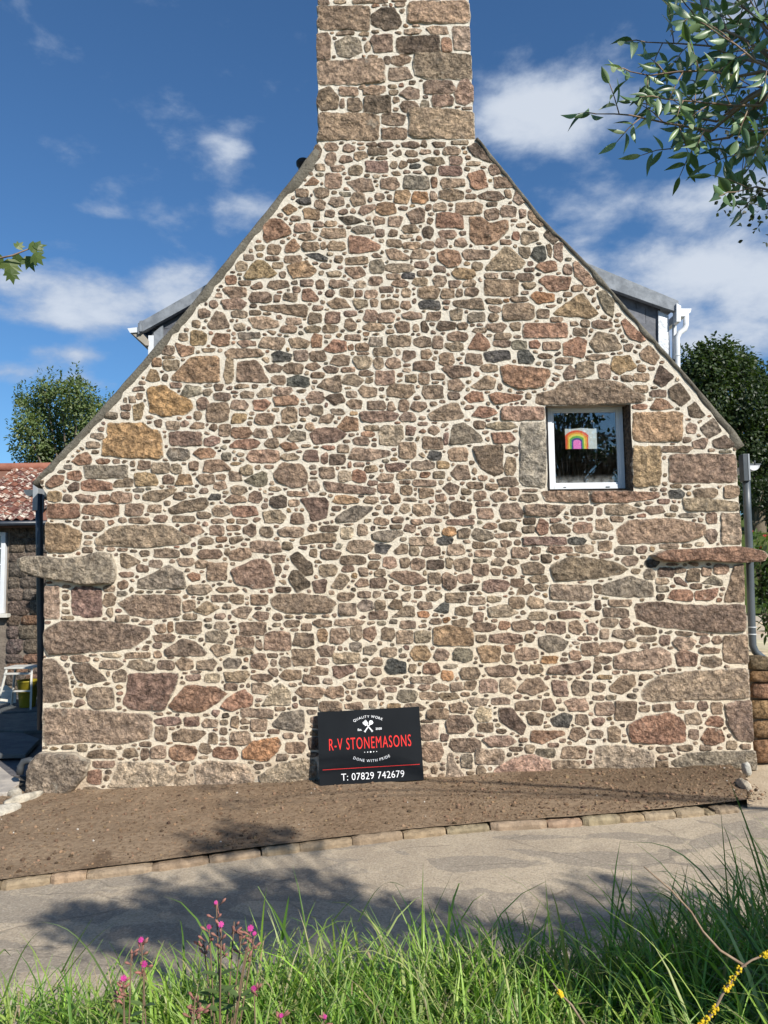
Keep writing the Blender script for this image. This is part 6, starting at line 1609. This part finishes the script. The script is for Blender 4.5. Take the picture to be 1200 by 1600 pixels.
# red campion plants
M_petal = leafmat('campion_petal', (1, 1, 1), .3, .6, .2)
M_calyx = material('campion_calyx', lambda q, P: principled(q, attr(q), .7))
def campion(stems, dist, label, seed):
    rg = random.Random(seed)
    s0 = stems[0]; base = at(s0[0], 1640, -7.6 + dist); base.z = bank_z(base.x, base.y)
    o = empty('red_campion', base); tag(o, label, 'flower', 'red campion plants in the grass')
    st = MB(); lf = MB()
    for (px, py, fl_) in stems:
        tip = at(px, py, -7.6 + dist + rg.uniform(-.06, .06)) - base
        mid = Vector((tip.x * .45 + rg.uniform(-.02, .02), tip.y * .5, tip.z * .6))
        st.tube([(rg.uniform(-.03, .03), rg.uniform(-.03, .03), 0), mid, tip], [.0026, .0022, .0014], 6, (.13, .085, .05))
        for t in (.35, .55, .75):
            p = mid.lerp(tip, max(0, (t - .45) / .55)) if t > .45 else mid * (t / .45)
            for s_ in (-1, 1): add_leaf(lf, p, Vector((s_ * .8, rg.uniform(-.6, .3), .4)), Vector((0, -.3, 1)), .04, .013, jit((.10, .15, .05), rg, .2))
        # buds
        for k in range(rg.randint(4, 7)):
            d = Vector((rg.uniform(-1, 1), rg.uniform(-.5, .5), rg.uniform(.2, 1))).normalized(); p = tip + Vector((rg.uniform(-.008, .008), 0, -rg.uniform(0, .035))); L = rg.uniform(.007, .013)
            st.tube([p, p + d * L * .8, p + d * L, p + d * L * 1.5, p + d * L * 1.9], [.0008, .0012, .0025, .003, .001], 7, jit((.25, .11, .085), rg, .2))
        if fl_:
            f = MB(); c = tip + Vector((0, -.004, .004)); dn = Vector((rg.uniform(-.5, .5), -.9, rg.uniform(.1, .6))).normalized(); ax = dn.orthogonal().normalized(); bx_ = dn.cross(ax)
            for k in range(5):
                a = k * 2 * math.pi / 5; rd = ax * math.cos(a) + bx_ * math.sin(a); sd_ = -ax * math.sin(a) + bx_ * math.cos(a)
                r_ = .0050 * fl_
                f.add([c, c + rd * r_ * .6 + sd_ * r_ * .38, c + rd * r_ * 1.15 + sd_ * r_ * .42, c + rd * r_ * .85, c + rd * r_ * 1.15 - sd_ * r_ * .42, c + rd * r_ * .6 - sd_ * r_ * .38], [(0, 1, 2, 3), (0, 3, 4, 5)], jit((.55, .05, .28), rg, .15))
            f.build('flower', M_petal, o)
            st.tube([tip - dn * .016, tip - dn * .006, tip], [.002, .004, .0025], 7, (.25, .09, .08))
    st.build('stems', M_calyx, o); lf.build('leaves', M_leaf, o)
campion([(338, 1412, .8), (346, 1446, 1.2), (327, 1450, 1), (392, 1452, 1.3), (398, 1460, .9), (366, 1440, 0), (378, 1456, 0), (318, 1470, 0), (345, 1480, 0), (385, 1480, 0)], 1.75, 'tallest campion clump with several pink flowers and brown buds', 1)
campion([(221, 1470, 1.2), (226, 1508, 1.4), (205, 1490, 0)], 1.75, 'slender campion with two pink flowers left of the tallest clump', 2)
campion([(194, 1530, 1.2), (192, 1545, 0)], 1.7, 'single low campion flower at the far left of the clump', 3)
campion([(305, 1556, 0), (300, 1570, 0), (312, 1566, 0)], 1.6, 'short campion with only brown seed heads near the bottom edge', 4)
campion([(397, 1546, 1.1), (440, 1588, .9), (508, 1590, .8)], 1.6, 'low campion with scattered pink flowers at the bottom edge', 5)

# dead twigs with yellow lichen and an arching brown stem
def twig(path, dist, label, r_=.0035, lichen=()):
    P_ = [at(a, b, -7.6 + dist) for a, b in path]; o = empty('twig', P_[0]); tag(o, label, 'twig')
    m = MB(); Q = [p - P_[0] for p in P_]; m.tube(Q, [r_ * (1 - .5 * i / (len(Q) - 1)) for i in range(len(Q))], 7); m.build('stem', M_bark_pale, o)
    if lichen:
        m = MB(); rg = random.Random(2)
        for (t0_, t1_) in lichen:
            for k in range(70):
                t = rg.uniform(t0_, t1_) * (len(Q) - 1); i = min(len(Q) - 2, int(t)); p = Q[i].lerp(Q[i + 1], t - i) + rand_dir(rg) * r_ * rg.uniform(.5, 1.7)
                s_ = rg.uniform(.001, .0034); m.add([p + Vector(v) * s_ for v in ICO], ICF, jit((.62, .42, .02), rg, .25))
        m.build('lichen', material('yellow_lichen', lambda q, P: principled(q, attr(q), .9)), o)['kind'] = 'stuff'
M_bark_pale = plain('dead_stem', (.20, .13, .09), (.30, .22, .15), 40, .85)
twig([(1092, 1604), (1108, 1590), (1118, 1575), (1128, 1555), (1145, 1530), (1160, 1510), (1175, 1500), (1200, 1490)], 1.55, 'twig crusted with bright yellow lichen at the lower right', .0034, ((.0, .14), (.2, .30), (.46, .70), (.95, 1)))
twig([(915, 1605), (893, 1570), (876, 1553), (864, 1536)], 1.6, 'thin pale forked twig with a yellow lichen spot in the grass', .0026, ((.62, .74),))
twig([(1165, 1510), (1125, 1485), (1098, 1455), (1080, 1425), (1050, 1392), (1022, 1368), (1006, 1354)], 1.8, 'bare brown bramble stem arching over the grass at the right', .0032)

# ================================================================== OVERHANGING TREES
M_eleaf = leafmat('elder_leaf', (1.9, 1.75, 1.9), .25, .38, .5)
et = random.Random(44)
TX, TY = 4.4, -9.4
elder = tag(empty('elder_tree', (TX, TY, bank_z(TX, TY) - .05)), 'elder tree reaching in at the upper right with narrow pointed leaflets', 'tree')
E0 = Vector((TX, TY, bank_z(TX, TY) - .05))
# leaflet: shared meshes
leafl = []
for v_ in range(8):
    m = MB(); N = 6; V = []; fold = et.uniform(.25, .9); cur = et.uniform(.05, .4); wmax = et.uniform(.115, .175)
    for k in range(N + 1):
        t = k / N; w = wmax * math.sin(math.pi * min(1, t * 1.02) ** .75) if 0 < t < 1 else 0.002
        zc = -cur * t * t; V += [(t, w, zc + fold * w), (t, 0, zc), (t, -w, zc + fold * w)]
    F = []
    for k in range(N): F += [(3 * k, 3 * k + 1, 3 * k + 4, 3 * k + 3), (3 * k + 1, 3 * k + 2, 3 * k + 5, 3 * k + 4)]
    m.add(V, F, jit([(.075, .13, .055), (.10, .16, .07), (.06, .11, .05), (.13, .19, .10)][v_ % 4], et, .15), True)
    me = m.mesh('leaflet'); me.materials.append(M_eleaf); leafl.append(me)
nleaf = 0
twigm = MB(); leafmass = MB()
def leaflet(p, d, nrm, L):
    global nleaf
    d = d.normalized(); s = nrm.cross(d)
    if s.length < 1e-3: s = d.orthogonal()
    s.normalize(); u = d.cross(s)
    M_ = Matrix((d, s, u)).transposed().to_4x4()
    MM = Matrix.Translation(p - E0) @ M_ @ Matrix.Diagonal((L, L * et.uniform(.85, 1.2), L, 1))
    me = et.choice(leafl); nleaf += 1
    if nleaf > 296:
        leafmass.add([MM @ v.co for v in me.vertices], [tuple(f.vertices) for f in me.polygons], jit((.07, .12, .055), et, .25), True)
        return
    o = bpy.data.objects.new('leaflet', me); link(o, elder)
    o.matrix_basis = MM
def shoot(path, dist, nleaves, Lpx, r_=.0026, comp=5, scale=1.3):
    P_ = [at(a, b, -7.6 + dist + (et.uniform(-.05, .05) if i else 0)) for i, (a, b) in enumerate(path)]
    twigm.tube([p - E0 for p in P_], [r_ * (1 - .6 * i / (len(P_) - 1)) for i in range(len(P_))], 7)
    L = arclen(P_); Lm = Lpx * scale * dist / FPX
    for k in range(nleaves):
        t = L[-1] * (k + .6) / nleaves if k < nleaves - 1 else L[-1]
        i = max(0, min(len(P_) - 2, int(np.searchsorted(L, t)) - 1)); p = P_[i].lerp(P_[i + 1], (t - L[i]) / max(1e-6, L[i + 1] - L[i]))
        dr = (P_[i + 1] - P_[i]).normalized()
        side = 1 if k % 2 else -1
        rd = dr if k == nleaves - 1 else (dr * .6 + Vector((0, 0, side)) * .75 + Vector((0, et.uniform(-.7, .5), 0)) + Vector((et.uniform(-.4, .3), 0, et.uniform(-.3, .1)))).normalized()
        RL = Lm * 1.5; q = p + rd * RL
        twigm.tube([p - E0, p + rd * RL * .5 + Vector((0, 0, .004)) - E0, q - E0], [.0013, .0011, .0008], 5)
        perp = rd.cross(Vector((et.uniform(-.4, .4), -1, et.uniform(-.4, .4)))).normalized()
        nv = rd.cross(perp).normalized()
        spots = [(1.0, 0)] + [(.30 + .32 * j, s_) for j in range((comp - 1) // 2) for s_ in (-1, 1)]
        for (tt, s_) in spots:
            d = rd if s_ == 0 else (rd * .55 + perp * s_ * .8)
            d = (d + rand_dir(et) * .30 + Vector((0, 0, -.18))).normalized()
            leaflet(p + rd * RL * tt, d, (nv * (1 if et.random() < .6 else -1) + rand_dir(et) * .6 + Vector((.3, -.2, .5))).normalized(), Lm * et.uniform(.75, 1.15))
D0 = 1.5
SH = [([(1112, 205), (1085, 200), (1040, 192), (985, 180), (960, 178), (932, 178)], 6, 27, D0),
      ([(1150, 120), (1110, 110), (1060, 112), (1015, 118), (985, 112)], 5, 30, D0 - .08),
      ([(1150, 90), (1110, 72), (1060, 68), (1010, 66)], 5, 29, D0 + .05),
      ([(1160, 60), (1120, 42), (1090, 28), (1072, 8)], 5, 30, D0 - .05),
      ([(1185, 30), (1160, 10), (1140, -15)], 4, 30, D0),
      ([(1140, 215), (1095, 222), (1050, 232)], 3, 27, D0 + .1),
      ([(1190, 165), (1150, 165), (1095, 160), (1040, 155)], 5, 31, D0 - .1),
      ([(1210, 110), (1180, 95), (1150, 70), (1125, 55)], 4, 31, D0 - .12),
      ([(1215, 200), (1175, 205), (1130, 200)], 4, 30, D0),
      ([(1215, 230), (1185, 232), (1160, 240)], 3, 28, D0 + .06),
      ([(1215, 60), (1195, 40), (1180, 15)], 3, 30, D0 - .06),
      ([(1215, 300), (1180, 292), (1150, 300)], 2, 32, D0)]
for pth, n_, Lp, ds in SH: shoot(pth, ds, n_ + 1, Lp)
SH2 = [([(1215, 85), (1190, 75), (1150, 80), (1115, 92)], 5, 29, D0 + .1), ([(1215, 140), (1180, 135), (1140, 138), (1105, 132)], 5, 29, D0 + .12), ([(1215, 30), (1190, 25), (1150, 35), (1120, 22)], 5, 29, D0 + .1),
       ([(1215, 180), (1190, 185), (1160, 190), (1120, 180)], 5, 28, D0 + .15),
       ([(1215, 215), (1200, 222), (1180, 250)], 3, 28, D0 + .1), ([(1120, 190), (1080, 182), (1030, 170)], 4, 27, D0 + .1)]
SH += SH2
for pth, n_, Lp, ds in SH2: shoot(pth, ds, n_, Lp)
print('leaflets', nleaf)
# limbs joining the visible shoots to the trunk
J = at(1230, 120, -7.6 + 1.4)
JL = J - E0
twigm.tube([(2.0 - 2.0 + .0, 0, 1.9), (-.9, .7, 2.5), JL + Vector((.5, -.4, .05)), JL], [.035, .018, .009, .006], 8)
for pth, n_, Lp, ds in SH:
    a = at(*pth[0], -7.6 + ds) - E0
    twigm.tube([JL, (JL + a) / 2 + Vector((0, 0, .01)), a], [.005, .004, .0026], 6)
twigm.build('twigs', M_bark_pale, elder)
leafmass.build('leaf_mass', M_eleaf, elder)['kind'] = 'stuff'
m = MB()
limb(m, [(0, 0, 0), (.06, .03, 1.0), (0, 0, 2.0), (-.3, .1, 3.0)], .11, .06, 10)
# crown above and behind the viewer: it throws the dappled shade on the lane
clumps = []
for (px, py, h, r_) in [(250, 1400, 3.3, .22), (330, 1415, 3.4, .26), (420, 1405, 3.5, .26), (480, 1425, 3.3, .27), (560, 1430, 3.6, .22), (160, 1430, 3.2, .18), (390, 1440, 3.2, .27), (620, 1420, 3.7, .14), (300, 1445, 3.1, .25), (360, 1310, 4.3, .17), (410, 1325, 4.3, .15), (330, 1330, 4.2, .12), (540, 1385, 3.8, .10), (680, 1410, 3.6, .08), (100, 1425, 3.3, .10), (720, 1440, 3.5, .12), (650, 1450, 3.4, .18), (220, 1440, 3.1, .2), (470, 1370, 3.5, .12), (380, 1370, 3.5, .13), (930, 1370, 3.6, .09), (985, 1390, 3.5, .13), (1040, 1415, 3.4, .13), (900, 1420, 3.5, .12), (880, 1445, 3.4, .17), (960, 1435, 3.4, .13), (800, 1450, 3.4, .16), (860, 1395, 3.7, .05), (1010, 1370, 3.6, .05)]:
    gpt = on_road(px, py); s_ = gpt + SUN * (h / SUN.z)
    if s_.y > -7.75: s_ = gpt + SUN * ((-7.8 - gpt.y) / SUN.y)
    c = s_ - E0
    clumps.append((c.x, c.y, c.z, r_ * .85))
    for _ in range(5):
        f = Vector((et.uniform(-1, 1), et.uniform(-.5, .5), et.uniform(-.4, .4))); clumps.append((c.x + f.x * r_ * 2.6, min(c.y + f.y * r_, -7.85 - E0.y), c.z + f.z * r_ * 1.2, r_ * .36))
for c in clumps: limb(m, [(-.2, .05, 2.4), (c[0] * .5 - .1, c[1] * .5, (2.7 + c[2]) / 2 + .1), c[:3]], .028, .005, 6)
m.build('trunk', M_bark, elder)
m = MB(); crown(m, clumps, 4300, .105, (.035, .06, .03), (.075, .11, .055), et, .42, .1)
m.build('crown', M_eleaf, elder)

# small-leaved hawthorn twigs hanging in at the right edge
hw = random.Random(6); HD = 3.2
hb = Vector((7.4, -5.6, bank_z(7.0, -5.6) - .1))
haw = tag(empty('hawthorn', hb), 'small leaved dark hawthorn sprays hanging in at the right edge', 'tree')
m = MB(); tips = []
limb(m, [(0, 0, 0), (-.1, 0, 1.6), (-.35, .1, 3.2)], .08, .04, 8)
for (px, py) in [(1140, 178), (1155, 190), (1150, 165), (1170, 300), (1180, 320), (1195, 335), (1165, 310), (1190, 300), (1190, 180), (1195, 210), (1200, 352), (1175, 215)]:
    p = at(px, py, -7.6 + HD + hw.uniform(-.1, .1)) - hb; tips.append(p)
    limb(m, [(-.35, .1, 3.1), (p + Vector((1.6, 0, .25))), (p + Vector((.4, 0, .06))), p], .010, .002, 5)
m.build('trunk', M_bark, haw)
m = MB()
for p in tips:
    for k in range(30):
        q = p + Vector((hw.gauss(0, .05), hw.gauss(0, .05), hw.gauss(0, .035))); add_leaf(m, q, rand_dir(hw), rand_dir(hw), .024, .017, jit((.03, .042, .022), hw, .3))
m.build('leaves', M_leaf, haw)

# sycamore twig at the left edge
SD = 2.6; syb = Vector((-3.6, -6.2, bank_z(-3.6, -6.2) - .05))
syc = tag(empty('sycamore', syb), 'lobed sycamore leaves on a twig at the left edge against the sky', 'tree')
m = MB(); e = at(55, 385, -7.6 + SD) - syb; s_ = at(-40, 412, -7.6 + SD) - syb
limb(m, [(0, 0, 0), (.1, .2, 1.6), (.3, .5, 2.6), s_], .07, .006, 8); m.tube([s_, at(20, 399, -7.6 + SD) - syb, e], [.0045, .003, .002], 6); m.build('trunk', M_bark_pale, syc)
lobes = [(0, .0), (.10, -.30), (.34, -.52), (.40, -.30), (.72, -.42), (.62, -.16), (1.0, .0), (.62, .16), (.72, .42), (.40, .30), (.34, .52), (.10, .30)]
for (px, py, L, ang, ty) in [(44, 388, 26, 20, .3), (40, 400, 24, -60, .5), (30, 397, 22, -120, .3), (12, 404, 30, -70, .2), (5, 402, 28, -150, .4), (52, 396, 24, -50, -.3), (25, 388, 16, 60, .6), (16, 420, 22, -80, .2), (58, 390, 16, 80, .4)]:
    p = at(px, py, -7.6 + SD + hw.uniform(-.05, .05)) - syb; k = L * SD / FPX * 1.15; a = R(ang)
    d = Vector((math.cos(a), ty * .6, math.sin(a))).normalized(); s2 = d.cross(Vector((ty, -1, .4))).normalized(); u = s2.cross(d)
    m = MB(); m.add([p + d * k * .35] + [p + d * k * x + s2 * k * y - u * k * (.35 * y * y + .12 * x * x) for x, y in lobes], [(0, 1 + i, 1 + (i + 1) % 12) for i in range(12)], jit((.075, .115, .03), hw, .25), False)
    m.build('leaf', M_leaf, syc)

# tall trees on the far side of the lane behind the viewer, mirrored in the window pane
M_far = leafmat('far_foliage', (1, 1, 1), .2)
ht = random.Random(70)
for k, (x, y, hh, lab) in enumerate([(5.5, -20.5, 9.4, 'hedgerow tree across the lane mirrored dark in the right of the window pane'), (9.0, -21.5, 10.0, 'hedgerow tree across the lane mirrored dark in the left of the window pane')]):
    t_ = tag(empty('hedgerow_tree', (x, y, -.6)), lab, 'tree')
    cl = [(ht.uniform(-2.2, 2.2), ht.uniform(-1, 1), ht.uniform(2.0, hh - .6), ht.uniform(.6, 1.25)) for _ in range(26)]
    m = MB(); limb(m, [(0, 0, 0), (.1, 0, 2.5), (0, 0, 5.5)], .25, .1, 8); [limb(m, [(0, 0, 1.8), (c[0] * .5, c[1] * .5, 1 + c[2] * .6), c[:3]], .06, .02, 5) for c in cl]; m.build('trunk', M_bark, t_)
    m = MB(); crown(m, cl, 3400, .24, (.02, .035, .012), (.05, .075, .025), ht); m.build('crown', M_far, t_)
